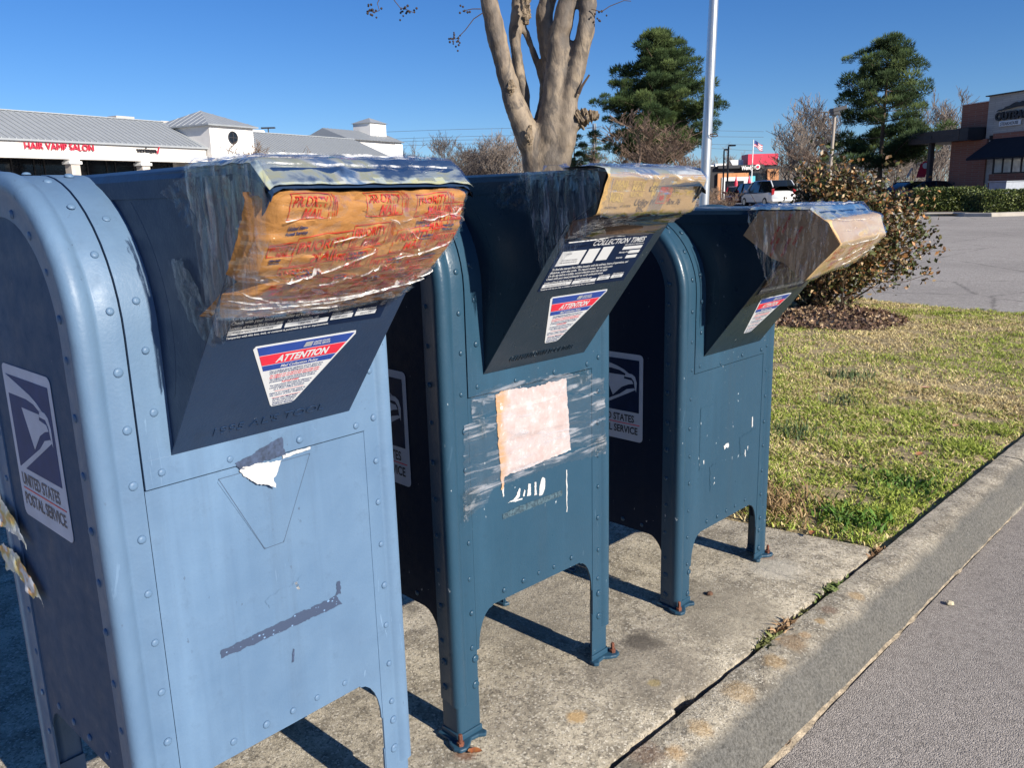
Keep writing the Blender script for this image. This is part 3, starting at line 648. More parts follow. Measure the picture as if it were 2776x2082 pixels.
def sheet(name, poly, fn, m, parent, amp=.0, n=26, seed=0, rag=.0, h0=.0006, an=(28, 28), **k):   # torn thin sheet: outline jittered, inside triangulated
    xs = [a for a, _ in poly]; ys = [b for _, b in poly]; x0, x1, y0, y1 = min(xs), max(xs), min(ys), max(ys)
    step = max(x1-x0, y1-y0)/n; out = []
    for i in range(len(poly)):
        a, b = poly[i], poly[(i+1) % len(poly)]; l = math.hypot(b[0]-a[0], b[1]-a[1]); c = max(1, int(l/(step*.6)))
        for j in range(c):
            x, y = a[0]+(b[0]-a[0])*j/c, a[1]+(b[1]-a[1])*j/c
            out.append(Vector((x+rag*(.8*nz(x*70+seed, y*70, 1)+.5*nz(x*230+seed, y*230, 4)), y+rag*(.8*nz(x*70, y*70+seed, 7)+.5*nz(x*230, y*230+seed, 2)))))
    def inside(a, b):
        c = False; j = len(out)-1
        for i in range(len(out)):
            xi, yi = out[i]; xj_, yj = out[j]
            if (yi > b) != (yj > b) and a < (xj_-xi)*(b-yi)/(yj-yi)+xi: c = not c
            j = i
        return c
    pts = list(out)
    if amp > 0:
        rr_ = random.Random(seed); x = x0
        while x < x1:
            y = y0
            while y < y1:
                px, py = x+rr_.uniform(-.25, .25)*step, y+rr_.uniform(-.25, .25)*step
                if inside(px, py): pts.append(Vector((px, py)))
                y += step
            x += step
    vo, _, fo, *_r = geometry.delaunay_2d_cdt(pts, [], [list(range(len(out)))], 1, 1e-6)
    def hh(a, b): return h0+amp*(1.3*abs(nz(a*an[0]+seed, b*an[1], 3))+.5*abs(nz(a*an[0]*2.3, b*an[1]*2.3+seed, 9)))
    mb = MB(); mb.add([fn(q_[0], q_[1], hh(q_[0], q_[1])) for q_ in vo], [tuple(f) for f in fo]); return mb.build(name, m, parent, smooth=50, **k)
FR = lambda y, z, h=0: (.0016+h, y, z)
# nearest box: outline of an old funnel sticker painted over, torn scrap, dark residue strip
m_b1d = paint('faded_blue_paint_patch', (.084, .152, .265), (.10, .175, .29), .42, 0, .7, .1)
m_resid = flat('dark_tape_residue', (.035, .055, .105), .6, var=.45, sc=120)
mb = MB(); mb.prism([(.174, .780), (.177, .785), (.341, .785), (.344, .780), (.282, .650), (.276, .645), (.246, .645), (.240, .650)], lambda a, b, h: (.0001+h, a, b), .0009); mb.build('old_label_patch', m_b1, mail1)
_op = [(.176, .785), (.344, .785), (.279, .645), (.243, .645)]
for _i in range(4):
    _a, _b = Vector(_op[_i]), Vector(_op[(_i+1) % 4]); _n = Vector((-(_b-_a).y, (_b-_a).x)).normalized()*.0006
    MB().prism([tuple(_a-_n), tuple(_b-_n), tuple(_b+_n), tuple(_a+_n)], lambda a, b, h: (.0011+h, a, b), .0002).build('label_edge', flat('grimy_edge', (.05, .085, .14), .7), mail1)
sheet('torn_paper_scrap', [(.210, .790), (.222, .795), (.288, .789), (.279, .772), (.268, .762), (.266, .748), (.250, .756), (.232, .766)], lambda y, z, h=0: (.0016+h+max(0, .775-z)*.35, y, z), m_paper, mail1, .003, 30, 3, .004)
sheet('paper_sliver', [(.29, .789), (.345, .793), (.345, .797), (.29, .796)], FR, m_paper, mail1, .001, 20, 4, .002)
sheet('tape_residue', [(.205, .803), (.292, .828), (.296, .795), (.212, .792)], lambda y, z, h=0: (.0026+h, y, z), m_resid, mail1, 0, 30, 5, .003)
mq = NT('spotted_residue'); _v = mq.voro(95, mq.mapv((1, 1, 1.3))); _h = mq.ramp(mq.math('ADD', _v, mq.math('MULTIPLY', mq.noise(25, 3), .5)), [(.40, 1), (.46, 0)])
mq.set(mq.mix(_h, (.035, .055, .105), (.15, .26, .43)), .6)
sheet('tape_residue', [(.148, .488), (.148, .503), (.160, .501), (.385, .509), (.385, .533), (.378, .533), (.374, .508), (.386, .487), (.30, .4865), (.2, .4865)], lambda y, z, h=0: (.0004+h, y, z), mq.m, mail1, 0, 90, 6, .003)
sheet('paint_chip', [(.293, .565), (.298, .566), (.302, .548), (.297, .549)], lambda y, z, h=0: (.0003+h, y, z), m_paper, mail1, 0, 8, 1, .002)
sheet('scuff', [(.278, .445), (.281, .443), (.277, .421), (.273, .421)], lambda y, z, h=0: (.0003+h, y, z), m_resid, mail1, 0, 10, 1, .002)
sheet('scuff', [(.235, .556), (.315, .571), (.315, .553), (.24, .540)], lambda y, z, h=0: (.0003+h, y, z), m_b1, mail1, 0, 24, 8, .006)
# torn printed tape on the dark side
mq = NT('printed_tape'); _n = mq.noise(16, 3, .5, mq.mapv((1, 1, 1), (3, 1, 2)))
mq.set(mq.ramp(_n, [(.36, (.62, .66, .70)), (.45, (.66, .68, .55)), (.52, (.55, .42, .12)), (.58, (.60, .30, .10)), (.62, (.68, .70, .72))]), .35)
m_ptape = mq.m
SDF = lambda x, z, h=0: (x, -.0085-h, z)
sheet('torn_tape', [(-.49, .705), (-.46, .712), (-.396, .696), (-.36, .670), (-.330, .640), (-.345, .646), (-.409, .652), (-.481, .647)], SDF, m_ptape, mail1, .006, 36, 2, .004)
sheet('torn_tape', [(-.503, .594), (-.466, .612), (-.394, .613), (-.35, .590), (-.324, .574), (-.288, .543), (-.315, .556), (-.349, .541), (-.405, .571), (-.466, .562)], SDF, m_ptape, mail1, .006, 40, 9, .004)
# middle box: torn paper under clear tape
mq = NT('torn_notice_paper'); v_ = mq.sep(); _n = mq.noise(30, 5, .7); _n2 = mq.noise(120, 3, .6, mq.mapv((1, 1, .5)))
_b = mq.mix(mq.ramp(_n, [(.38, 0), (.62, 1)]), (.44, .345, .325), (.50, .445, .435)); _b = mq.mix(mq.ramp(_n2, [(.52, 0), (.7, .35)]), _b, (.40, .29, .27))
_edge = mq.math('ADD', v_[1], mq.math('MULTIPLY', mq.math('SUBTRACT', mq.noise(14, 4), .5), .11))
_b = mq.mix(mq.ramp(_edge, [(.150, 1), (.176, 0)]), _b, (.46, .27, .14)); _b = mq.mix(mq.math('MULTIPLY', mq.ramp(mq.noise(60, 4, .7), [(.6, 0), (.66, 1)]), .8), _b, (.66, .64, .62))
mq.set(_b, .75, mq.bump(_n2, .4, .003))
sheet('torn_notice', [(.140, .792), (.16, .797), (.25, .788), (.365, .790), (.372, .72), (.379, .61), (.27, .603), (.160, .600), (.156, .572), (.150, .572), (.150, .60), (.145, .66), (.142, .74)], lambda y, z, h=0: (.0012+h, y, z), mq.m, mail2, .0008, 56, 1, .004, label='torn pinkish paper remnant taped to the front')
TP = lambda h0: (lambda y, z, h=0: (.0030+h0+h, y, z))
for i, (pl, am, m_) in enumerate([([(.066, .800), (.145, .812), (.37, .802), (.505, .765), (.505, .725), (.36, .755), (.14, .760), (.07, .745)], .004, m_htape), ([(.045, .742), (.14, .750), (.36, .752), (.505, .722), (.505, .66), (.37, .675), (.14, .68), (.04, .66)], .003, m_htape),
        ([(.04, .665), (.2, .690), (.4, .680), (.505, .655), (.505, .60), (.38, .615), (.16, .605), (.04, .585)], .003, m_htape), ([(.036, .60), (.1, .612), (.16, .618), (.40, .605), (.505, .615), (.505, .572), (.36, .585), (.12, .585), (.10, .555), (.036, .535)], .003, m_htape)]):
    sheet('tape_strip', pl, TP(.0008*i), m_, mail2, am, 70, 11+i, .006)
for i, pl in enumerate([[(.38, .80), (.43, .806), (.455, .78), (.42, .765), (.385, .775)], [(.075, .76), (.09, .77), (.10, .74), (.105, .705), (.09, .70), (.085, .735)], [(.03, .60), (.07, .60), (.085, .575), (.04, .53), (.028, .53)], [(.46, .62), (.505, .625), (.505, .585), (.462, .58)]]):
    sheet('tape_end', pl, TP(.006), m_dull, mail2, .004, 30, 31+i, .004)
for i, pl in enumerate([[(.186, .536), (.198, .545), (.205, .559), (.210, .556), (.206, .540), (.196, .534)], [(.216, .537), (.223, .553), (.226, .548), (.222, .536)], [(.231, .533), (.236, .561), (.243, .560), (.243, .532)], [(.254, .528), (.256, .561), (.261, .560), (.262, .527)], [(.270, .524), (.272, .55), (.281, .565), (.291, .56), (.290, .535), (.28, .522)], [(.168, .535), (.19, .537), (.216, .534), (.214, .530), (.186, .532)], [(.3645, .562), (.3675, .562), (.368, .505), (.3655, .455), (.3635, .455)], [(.152, .585), (.158, .585), (.1575, .555), (.1535, .552)]]):
    sheet('white_scrape', pl, lambda y, z, h=0: (.0004+h, y, z), m_paper, mail2, 0, 16, 40+i, .0025)
mq = NT('speckled_residue'); _n = mq.noise(160, 3, .7); mq.set(mq.ramp(_n, [(.42, (.02, .045, .065)), (.6, (.06, .11, .14))]), .8)
sheet('tape_residue', [(.152, .512), (.2, .516), (.349, .516), (.349, .502), (.153, .499)], lambda y, z, h=0: (.0004+h, y, z), mq.m, mail2, 0, 60, 3, .003)
# farthest box: white scrapes and tape ghosts
for i, pl in enumerate([[(.236, .545), (.245, .548), (.262, .55), (.268, .54), (.26, .534), (.25, .536), (.242, .534)], [(.120, .545), (.126, .545), (.127, .52), (.123, .515)], [(.366, .502), (.370, .503), (.372, .48), (.368, .478)], [(.381, .51), (.386, .512), (.385, .495)], [(.404, .60), (.41, .602), (.412, .57), (.406, .565)], [(.18, .455), (.187, .46), (.19, .44), (.183, .436)]]):
    sheet('white_scrape', pl, lambda y, z, h=0: (.0004+h, y, z), m_paper, mail3, 0, 14, 60+i, .003)
for i, pl in enumerate([[(.10, .69), (.19, .69), (.19, .52), (.10, .50)], [(.16, .50), (.20, .50), (.19, .42), (.165, .42)], [(.33, .55), (.43, .56), (.43, .49), (.34, .49)]]):
    sheet('tape_ghost', pl, lambda y, z, h=0: (.0003+h, y, z), m_b3, mail3, 0.0003, 24, 70+i, .006)
# ------------------------------------------------------------------ cardboard covers over the chute mouths
def kraft(name, c0, c1, sc=1):
    q = NT(name); n1 = q.noise(12*sc, 5, .6); n2 = q.noise(90, 4, .7, q.mapv((1, 1, 3))); n3 = q.noise(38, 3, .6, dist=1.5)
    b = q.mix(q.ramp(n1, [(.3, 0), (.7, 1)]), c0, c1); b = q.mix(q.math('MULTIPLY', q.ramp(n2, [(.5, 0), (.75, 1)]), .3), b, [a*.6 for a in c0])
    return q.set(b, .7, q.bump(q.math('ADD', n3, q.math('MULTIPLY', n2, .3)), .35, .006), spec=.3)
m_k1 = kraft('kraft_cardboard', (.31, .135, .036), (.41, .195, .058))
m_k2 = kraft('tan_carton', (.42, .255, .09), (.50, .33, .14))
m_k3 = kraft('pale_carton', (.50, .33, .15), (.60, .43, .23))
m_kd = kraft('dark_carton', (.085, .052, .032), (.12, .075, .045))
m_pred = flat('print_red', (.50, .030, .012), .5, var=.2, sc=50)
m_pnav = flat('print_navy', (.03, .035, .10), .5, var=.3, sc=50)
m_pyel = flat('print_yellow', (.62, .42, .10), .5, var=.2, sc=50)
def top_print(name, navy, shift):
    q = NT(name); v = q.mapv((7, 3.0, 5), (shift, 0, 0), (0, 0, .5)); n1 = q.noise(1.6, 5, .6, v, 1.0); n2 = q.noise(5, 3, .6, v)
    b = q.ramp(n1, [(.30, navy), (.44, [a*1.6 for a in navy]), (.50, (.30, .34, .33)), (.54, (.36, .36, .20)), (.58, (.38, .40, .39)), (.64, (.10, .16, .26)), (.72, navy)])
    return q.set(b, .25, q.bump(q.noise(35, 4, .6, dist=1), .3, .004), spec=.6)
def surf_fn(S, off=0.0):
    def f(u, v, o=0.0):
        e = .004; p = Vector(S(u, v)); a = Vector(S(min(1, u+e), v))-Vector(S(max(0, u-e), v)); b = Vector(S(u, min(1, v+e)))-Vector(S(u, max(0, v-e)))
        n_ = a.cross(b)
        n_ = n_.normalized() if n_.length > 0 else Vector((1, 0, 0))
        if n_.x < 0: n_ = -n_
        return p+n_*(off+o)
    return f
def frame_on(mb, F, u, v, wu, hv, tilt, t=.0024):      # stamped outline with one wavy side
    def T(a, b): return F(min(.995, max(.005, u+a)), min(.995, max(.005, v+b+tilt*a)), .0)
    def strip(p0, p1, n=6):
        pr = None
        for i in range(n+1):
            a = p0[0]+(p1[0]-p0[0])*i/n; b = p0[1]+(p1[1]-p0[1])*i/n
            dx, dy = p1[0]-p0[0], p1[1]-p0[1]; l = math.hypot(dx, dy); ox, oy = -dy/l*t, dx/l*t
            q0, q1 = T(a, b), T(a+ox, b+oy*2.2)
            if pr: mb.add([pr[0], pr[1], q1, q0], [(0, 1, 2, 3)])
            pr = (q0, q1)
    strip((0, 0), (wu, 0)); strip((wu, 0), (wu, hv)); strip((wu, hv), (0, hv)); strip((0, hv), (0, 0))
    for k in range(3): strip((wu+.012+.008*k, .0+.01*k), (wu+.018+.008*k, hv*.9), 4)
def stamp(mbR, mbN, F, u, v, s, tilt, rng_):
    wu, hv = .20*s, .17*s
    frame_on(mbR, F, u, v, wu, hv, tilt)
    def fn(a, b, c=0): return F(min(.995, max(.005, u+a)), min(.995, max(.005, v+hv-b+tilt*a)), .0)
    text_on(mbR, 'PRIORITY', fn, wu/2, hv*.50, .085*s, width=wu*.86, align='C', bold=.001); text_on(mbR, 'MAIL', fn, wu*.62, hv*.06, .085*s, width=wu*.5, align='C', bold=.001)
    if rng_.random() < .8:
        text_on(mbN, 'United States', fn, wu*.1, -hv*.35, .030*s, width=wu*.45, bold=.001); text_on(mbN, 'Postal Service', fn, wu*.1, -hv*.55, .030*s, width=wu*.45, bold=.001)
def film_over(name, F, parent, off, amp, seed, u0=0, u1=1, v0=0, v1=1, nu=60, nv=40, rag=.03, m=None, an=(4, 9)):
    mb = MB()
    def P(u, v):
        a = u0+(u1-u0)*u; b = v0+(v1-v0)*v
        return F(a, b, off+amp*(abs(nz(a*an[0]+b*2+seed, b*an[1]-a*3, 2))*1.3+abs(nz(a*an[0]*2.2, b*an[1]*2.2+seed, 6))*.5))
    def keep(u, v): return min(u, 1-u) > rag*(nz(v*13, seed)+.4) and min(v, 1-v) > rag*(nz(u*13, seed+3)+.4)
    mb.grid(P, nu, nv, keep); return mb.build(name, m or m_film, parent, smooth=45)
# ---- cover on the nearest box: crumpled kraft board under printed tape
cv1 = empty('cardboard_cover', BOX1[0], BOX1[1], label='crumpled brown cardboard under printed clear tape covering the nearest chute mouth', cat='cardboard cover', group='cardboard covers taped over the chute mouths')
def S1(u, v):
    xs = [0, .06, .28, .48, .56, .64, .72, .86, 1]
    x = interp(v, xs, [.322, .330, .310, .277, .264, .252, .238, .213, .186]); z = interp(v, xs, [1.217, 1.207, 1.162, 1.124, 1.112, 1.101, 1.091, 1.076, 1.061])
    yl_ = interp(v, [0, .3, .5, .58, .7, 1], [.104, .098, .100, .122, .106, .104]); yr_ = interp(v, [0, .3, .6, 1], [.432, .436, .428, .420])
    y = yl_+(yr_-yl_)*u
    e = min(u, 1-u); k = max(0, 1-e/.07); x -= .045*k*k*(1 if u < .5 else .8)
    sag = .010*math.sin(math.pi*u)*math.sin(math.pi*min(1, v*1.1))
    cr = .008*nz(u*4+1, v*3, 4)+.004*abs(nz(u*9, v*8, 2))-.006*abs(nz(u*3+v*6, v*12-u*5, 7))-.006*abs(nz(u*8-v*4, v*19+u*3, 3))
    b = .004*math.sin(10*v+5*u+1.5*math.sin(4*u))*max(0, v-.45)
    x += sag+cr+b; z += (cr*.35-.012*math.sin(math.pi*u)*(v > .7)*(v-.7)*1.5)
    return (x, y, z)
mb = MB(); mb.grid(S1, 80, 60); mb.build('crumpled_board', m_k1, cv1, smooth=50)
F1 = surf_fn(S1, .0012)
mr, mn = MB(), MB(); rg = random.Random(11)
for (u, v, s, t) in [(.09, .03, .85, -.02), (.16, .27, 1.1, -.10), (.42, .02, .9, -.03), (.68, .04, .8, -.05), (.82, .10, .7, -.02), (.72, .16, .7, -.06), (.38, .22, .85, -.08), (.60, .26, .95, -.12), (.80, .30, .75, -.1), (.34, .38, .85, -.10), (.12, .46, .75, -.06), (.53, .44, .95, -.14), (.72, .48, .75, -.1), (.28, .56, .8, -.05), (.46, .60, .85, -.12), (.64, .62, .8, -.12), (.08, .62, .65, .02), (.80, .62, .7, -.1), (.24, .72, .8, -.04), (.40, .76, .75, -.06), (.58, .76, .75, -.1), (.74, .76, .65, -.1), (.10, .78, .6, 0), (.06, .30, .5, -.05)]:
    stamp(mr, mn, F1, u, v, s, t, rg)
mr.build('stamp_print', m_pred, cv1); mn.build('small_print', m_pnav, cv1)
F1b = surf_fn(S1, .002); m_wrap = film_mat('tight_wrap', (.99, .99, .99), .05, 60, .10, .10)
film_over('clear_wrap', F1b, cv1, .0005, .004, 2, nu=110, nv=90, an=(5, 17), m=m_wrap)
film_over('clear_wrap', F1b, cv1, .002, .003, 7, u0=.0, u1=1, v0=.80, v1=1.0, nu=80, nv=20, m=m_wrap)
# folds hanging below the lower edge and taped hood top
m_t1 = top_print('hood_tape_print_a', (.028, .045, .075), 1.0)
def HOOD(u, v, o=0, lift=.0):       # v from back of hood to lip, u across; wraps the side skirts
    y = .1055+(.426-.1015)*u; x = .13+.205*v; z = 1.2560+.002*nz(u*12, v*9)+lift
    if v > .80: z -= (v-.80)/.2*.032
    if v > .80: x = .13+.205*.80+(v-.8)*.19
    e = min(u, 1-u); z -= max(0, (.04-e)/.04)**2*.006
    return Vector((x, y, z+o))
mb = MB(); mb.grid(lambda u, v: HOOD(u, v), 50, 26, lambda u, v: v > .25*(nz(u*7, 2)+.3)); mb.build('printed_tape', m_t1, cv1, smooth=40)
film_over('clear_wrap', lambda a, b, o=0: HOOD(a, b, o), cv1, .0015, .005, 4, nu=60, nv=30)
WL = lambda x, z, h=0: (x, .1078-h, z)
mq = NT('bunched_tape'); mq.n.remove(mq.b)
def bunched(name, tint):
    q = NT(name); n1 = q.noise(34, 3, .5, q.mapv((1, 1, .16), (0, 0, 0), (0, .12, 0)), .8); n2 = q.noise(26, 4, .6)
    c = q.ramp(n1, [(.34, (.022, .032, .06)), (.46, tint), (.51, (.10, .03, .035)), (.55, (.035, .045, .08)), (.60, (.20, .20, .22)), (.65, (.04, .05, .085))])
    return q.set(c, .16, q.bump(q.math('ADD', n1, n2), .25, .006), spec=.6)
m_bun1 = bunched('bunched_tape_a', (.07, .06, .075)); m_bun2 = bunched('bunched_tape_b', (.03, .035, .055)); bpy.data.materials.remove(mq.m)
sheet('bunched_tape', [(.135, 1.252), (.33, 1.25), (.318, 1.17), (.285, 1.10), (.265, 1.085), (.190, 1.035), (.175, 1.04), (.165, 1.12), (.155, 1.19), (.145, 1.20)], WL, m_streak, cv1, .004, 80, 3, .004, an=(42, 7))
sheet('clear_flap', [(.082, 1.222), (.12, 1.232), (.16, 1.24), (.17, 1.19), (.14, 1.175), (.12, 1.20)], lambda x, z, h=0: (x, .104-h, z), m_film, cv1, .012, 34, 5, .005)
sheet('clear_wrap', [(.14, 1.252), (.33, 1.25), (.32, 1.17), (.30, 1.09), (.2, 1.03), (.16, 1.04), (.15, 1.18)], lambda x, z, h=0: (x, .1045-h, z), m_film, cv1, .005, 90, 8, .003, an=(42, 7))
sheet('tape_remnant', [(.075, 1.13), (.105, 1.135), (.14, 1.10), (.165, 1.06), (.17, 1.02), (.14, 1.03), (.10, 1.06), (.08, 1.09)], lambda x, z, h=0: (x, .1075-h, z), m_dull, cv1, .004, 44, 6, .006)
sheet('clear_flap', [(.112, .252), (.2, .262), (.40, .275), (.405, .30), (.36, .30), (.15, .29), (.112, .28)], lambda y, s, h=0: face_pt(y, s, .006+h), m_tape, cv1, .010, 60, 12, .006)

# ---- cover on the middle box: a folded carton strip, taped
cv2 = empty('cardboard_cover', BOX2[0], BOX2[1], label='flat tan carton strip with faint writing taped over the middle chute mouth', cat='cardboard cover', group='cardboard covers taped over the chute mouths')
def S2(u, v):     # v: 0 top back .. .4 upper edge .. 1 lower edge
    xl = interp(v, [0, .28, .36, .44, .97, 1], [.175, .315, .343, .351, .324, .315]); zl_ = interp(v, [0, .28, .36, .44, .97, 1], [1.2575, 1.2575, 1.252, 1.240, 1.175, 1.172])
    xr = interp(v, [0, .28, .36, .44, .97, 1], [.165, .272, .308, .322, .290, .282]); zr = interp(v, [0, .28, .36, .44, .97, 1], [1.2585, 1.2585, 1.249, 1.234, 1.172, 1.168])
    x = xl+(xr-xl)*u; z = zl_+(zr-zl_)*u+.0012*nz(u*8, v*5); y = .098+.345*u
    x += .002*nz(u*5, v*6, 3)
    return (x, y, z)
mb = MB(); mb.grid(lambda u, v: S2(u, .40+.6*v), 44, 24); mb.build('carton_front', m_k2, cv2, smooth=50)
m_t2 = top_print('hood_tape_print_b', (.45, .45, .40), 4.0)
mb = MB(); mb.grid(lambda u, v: S2(u, .42*v), 44, 14, lambda u, v: v > .3*(nz(u*6, 1)+.3)); mb.build('carton_top', m_t2, cv2, smooth=50)
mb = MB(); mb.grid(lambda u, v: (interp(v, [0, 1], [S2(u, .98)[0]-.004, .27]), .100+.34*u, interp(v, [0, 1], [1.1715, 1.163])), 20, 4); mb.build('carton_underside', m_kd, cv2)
F2 = surf_fn(S2, .0010)
mr, mn, my = MB(), MB(), MB()
def put2(mb, t, u, v, s, w, **k): text_on(mb, t, lambda a, b, c=0: F2(min(.99, max(.01, u+a)), min(.995, max(.005, v-b)), 0), 0, 0, s, width=w, **k)
put2(mn, 'USPS', .42, .66, .12, .11, shear=.1); put2(mn, '0007', .66, .67, .12, .09, shear=.1); put2(mn, 'Utility M', .32, .86, .14, .20, shear=.2); put2(mn, 'Box 76', .66, .86, .13, .14, shear=.2); put2(mn, '05C', .36, .95, .12, .08, shear=.1)
put2(mn, 'PRIORITY MAIL', .05, .90, .05, .12); put2(mn, 'VISIT US ONLINE', .19, .88, .045, .10)
for i in range(16):
    put2(my, rg.choice(['PRIORITY', 'MAIL', 'FLAT RATE', 'PRIORITY MAIL']), .03+.06*rg.random()+(i % 5)*.19, .56+.08*(i//5)+.02*rg.random(), .10, .13, bold=.003)
mn.build('handwriting', m_black, cv2); my.build('yellow_print', m_pyel, cv2)
mb = MB(); mb.grid(lambda u, v: tuple(F2(.50+.14*u+.02*v*-3*.6, .44+.52*v, .0012)), 6, 14); tp_ = mb.build('white_tape', m_dull, cv2, smooth=50)
F2c = surf_fn(S2, .0026)
def put2c(mb, t, u, v, s, w, **k): text_on(mb, t, lambda a, b, c=0: F2c(min(.99, max(.01, u+a)), min(.995, max(.005, v-b)), 0), 0, 0, s, width=w, **k)
put2c(mr, 'PRIO', .535, .67, .11, .075, bold=.004); put2c(mr, 'MA', .545, .78, .11, .05, bold=.004)
frame_on(mr, F2c, .525, .58, .10, .25, 0, .004); mr.build('stamp_print', m_pred, cv2)
film_over('clear_wrap', surf_fn(S2, .003), cv2, .0005, .004, 3, nu=80, nv=40, v0=.02, v1=1)
# film hanging from the strip to the label, with a dark hollow behind
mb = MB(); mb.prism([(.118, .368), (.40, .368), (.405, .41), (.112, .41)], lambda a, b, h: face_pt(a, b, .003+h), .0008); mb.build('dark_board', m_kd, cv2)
def S2b(u, v): 
    a = Vector((.322-.04*u, .102+.335*u, 1.172)); b = Vector(face_pt(.112+.29*u, .362, .004)); p = a+(b-a)*v
    p.x -= .018*math.sin(math.pi*v)*math.sin(math.pi*u); return p+Vector((.003*nz(u*3, v*4, 1), 0, .002*nz(u*3, v*4, 2)))
m_smoke = film_mat('smoky_wrap', (.62, .55, .50), .05, 50, .14, .12)
film_over('clear_wrap', surf_fn(S2b, 0), cv2, .0004, .0012, 13, nu=80, nv=40, m=m_smoke, an=(3, 7))
film_over('clear_wrap', surf_fn(S2b, .003), cv2, .0004, .0015, 17, nu=60, nv=20, v0=.0, v1=.45, m=m_smoke, an=(3, 6))
sheet('bunched_tape', [(.125, 1.252), (.335, 1.252), (.352, 1.24), (.326, 1.165), (.27, 1.115), (.215, 1.075), (.18, 1.07), (.165, 1.13), (.15, 1.19)], WL, m_streak, cv2, .004, 80, 23, .004, an=(42, 7))
sheet('clear_wrap', [(.12, 1.252), (.34, 1.252), (.35, 1.24), (.33, 1.165), (.22, 1.075), (.18, 1.07), (.145, 1.19)], lambda x, z, h=0: (x, .1045-h, z), m_film, cv2, .005, 90, 24, .003, an=(42, 7))
sheet('clear_flap', [(.05, 1.222), (.10, 1.235), (.13, 1.232), (.16, 1.20), (.16, 1.17), (.10, 1.19), (.075, 1.185)], lambda x, z, h=0: (x, .105-h, z), m_film, cv2, .014, 44, 25, .006)
sheet('clear_flap', [(.10, 1.24), (.14, 1.245), (.15, 1.215), (.105, 1.21)], lambda x, z, h=0: (x, .103-h, z), m_film, cv2, .012, 24, 26, .004)
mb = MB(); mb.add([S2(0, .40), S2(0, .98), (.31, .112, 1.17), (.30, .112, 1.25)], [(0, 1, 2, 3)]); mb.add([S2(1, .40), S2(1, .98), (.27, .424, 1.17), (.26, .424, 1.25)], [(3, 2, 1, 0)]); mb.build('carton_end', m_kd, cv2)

# ---- cover on the farthest box: pale board folded round the mouth
cv3 = empty('cardboard_cover', BOX3[0], BOX3[1], label='pale folded cardboard jutting out over the farthest chute mouth', cat='cardboard cover', group='cardboard covers taped over the chute mouths')
def S3(u, v):
    xs = [0, .16, .22, .42, .46, .97, 1]
    xl = interp(v, xs, [.300, .338, .346, .372, .378, .292, .282]); zl_ = interp(v, xs, [1.232, 1.222, 1.217, 1.172, 1.166, 1.072, 1.070])
    xr = interp(v, xs, [.300, .336, .343, .356, .361, .285, .272]); zr = interp(v, xs, [1.238, 1.229, 1.224, 1.182, 1.176, 1.100, 1.098])
    x = xl+(xr-xl)*u+.003*nz(u*6, v*5, 1); z = zl_+(zr-zl_)*u+.002*nz(u*5, v*7, 5); y = .100+.335*u
    return (x, y, z)
mb = MB(); mb.grid(S3, 44, 40); mb.build('folded_board', m_k3, cv3, smooth=35)
flap = [(.116, 1.184), (.158, 1.246), (.30, 1.246), (.345, 1.217), (.378, 1.167), (.290, 1.072), (.235, 1.115), (.20, 1.125)]
mb = MB(); mb.prism(flap, lambda a, b, h: (a, .1005+h, b), .004); mb.build('side_flap', kraft('brown_carton', (.33, .19, .09), (.43, .27, .14)), cv3)
mb = MB(); mb.prism([(.16, 1.13), (.2, 1.246), (.33, 1.226), (.36, 1.17), (.28, 1.10)], lambda a, b, h: (a, .431+h, b), .004); mb.build('side_flap', m_k3, cv3)
m_t3 = top_print('hood_tape_print_c', (.06, .13, .22), 8.0)
mb = MB(); mb.grid(lambda u, v: HOOD(u, v, 0, .0), 40, 20); mb.build('printed_tape', m_t3, cv3, smooth=40)
film_over('clear_wrap', lambda a, b, o=0: HOOD(a, b, o), cv3, .0015, .009, 14, nu=60, nv=30, rag=.01)
film_over('clear_wrap', surf_fn(S3, .002), cv3, .0006, .006, 15, nu=60, nv=44)
sheet('clear_wrap', [(.13, 1.25), (.34, 1.25), (.352, 1.215), (.35, 1.13), (.28, 1.06), (.20, 1.05), (.17, 1.12), (.14, 1.2)], lambda x, z, h=0: (x, .0945-h, z), m_streak3, cv3, .008, 80, 33, .004, an=(42, 7))
mr = MB(); rg3 = random.Random(4)
for i in range(5):
    x0, z0 = .20+.03*(i % 3), 1.13+.03*(i//2); text_on(mr, 'PRIORITY MAIL', lambda a, b, c=0: (x0+a*.35-b*.6, .0998, z0+a*.8+b*.4), 0, 0, .014, width=.06, bold=.0003)
for i in range(6): stamp(mr, MB(), surf_fn(S3, .001), .05+.15*i, .55+.18*(i % 2), .9, 0, rg3)
mr.build('stamp_print', m_pred, cv3)
sheet('clear_flap', [(.12, .225), (.41, .232), (.41, .33), (.115, .33)], lambda y, s, h=0: face_pt(y, s, .005+h), m_tape, cv3, .008, 50, 35, .005)
sheet('dark_board', [(.12, .262), (.41, .262), (.41, .36), (.115, .36)], lambda y, s, h=0: face_pt(y, s, .0045+h), m_kd, cv3, .001, 20, 36, .004)

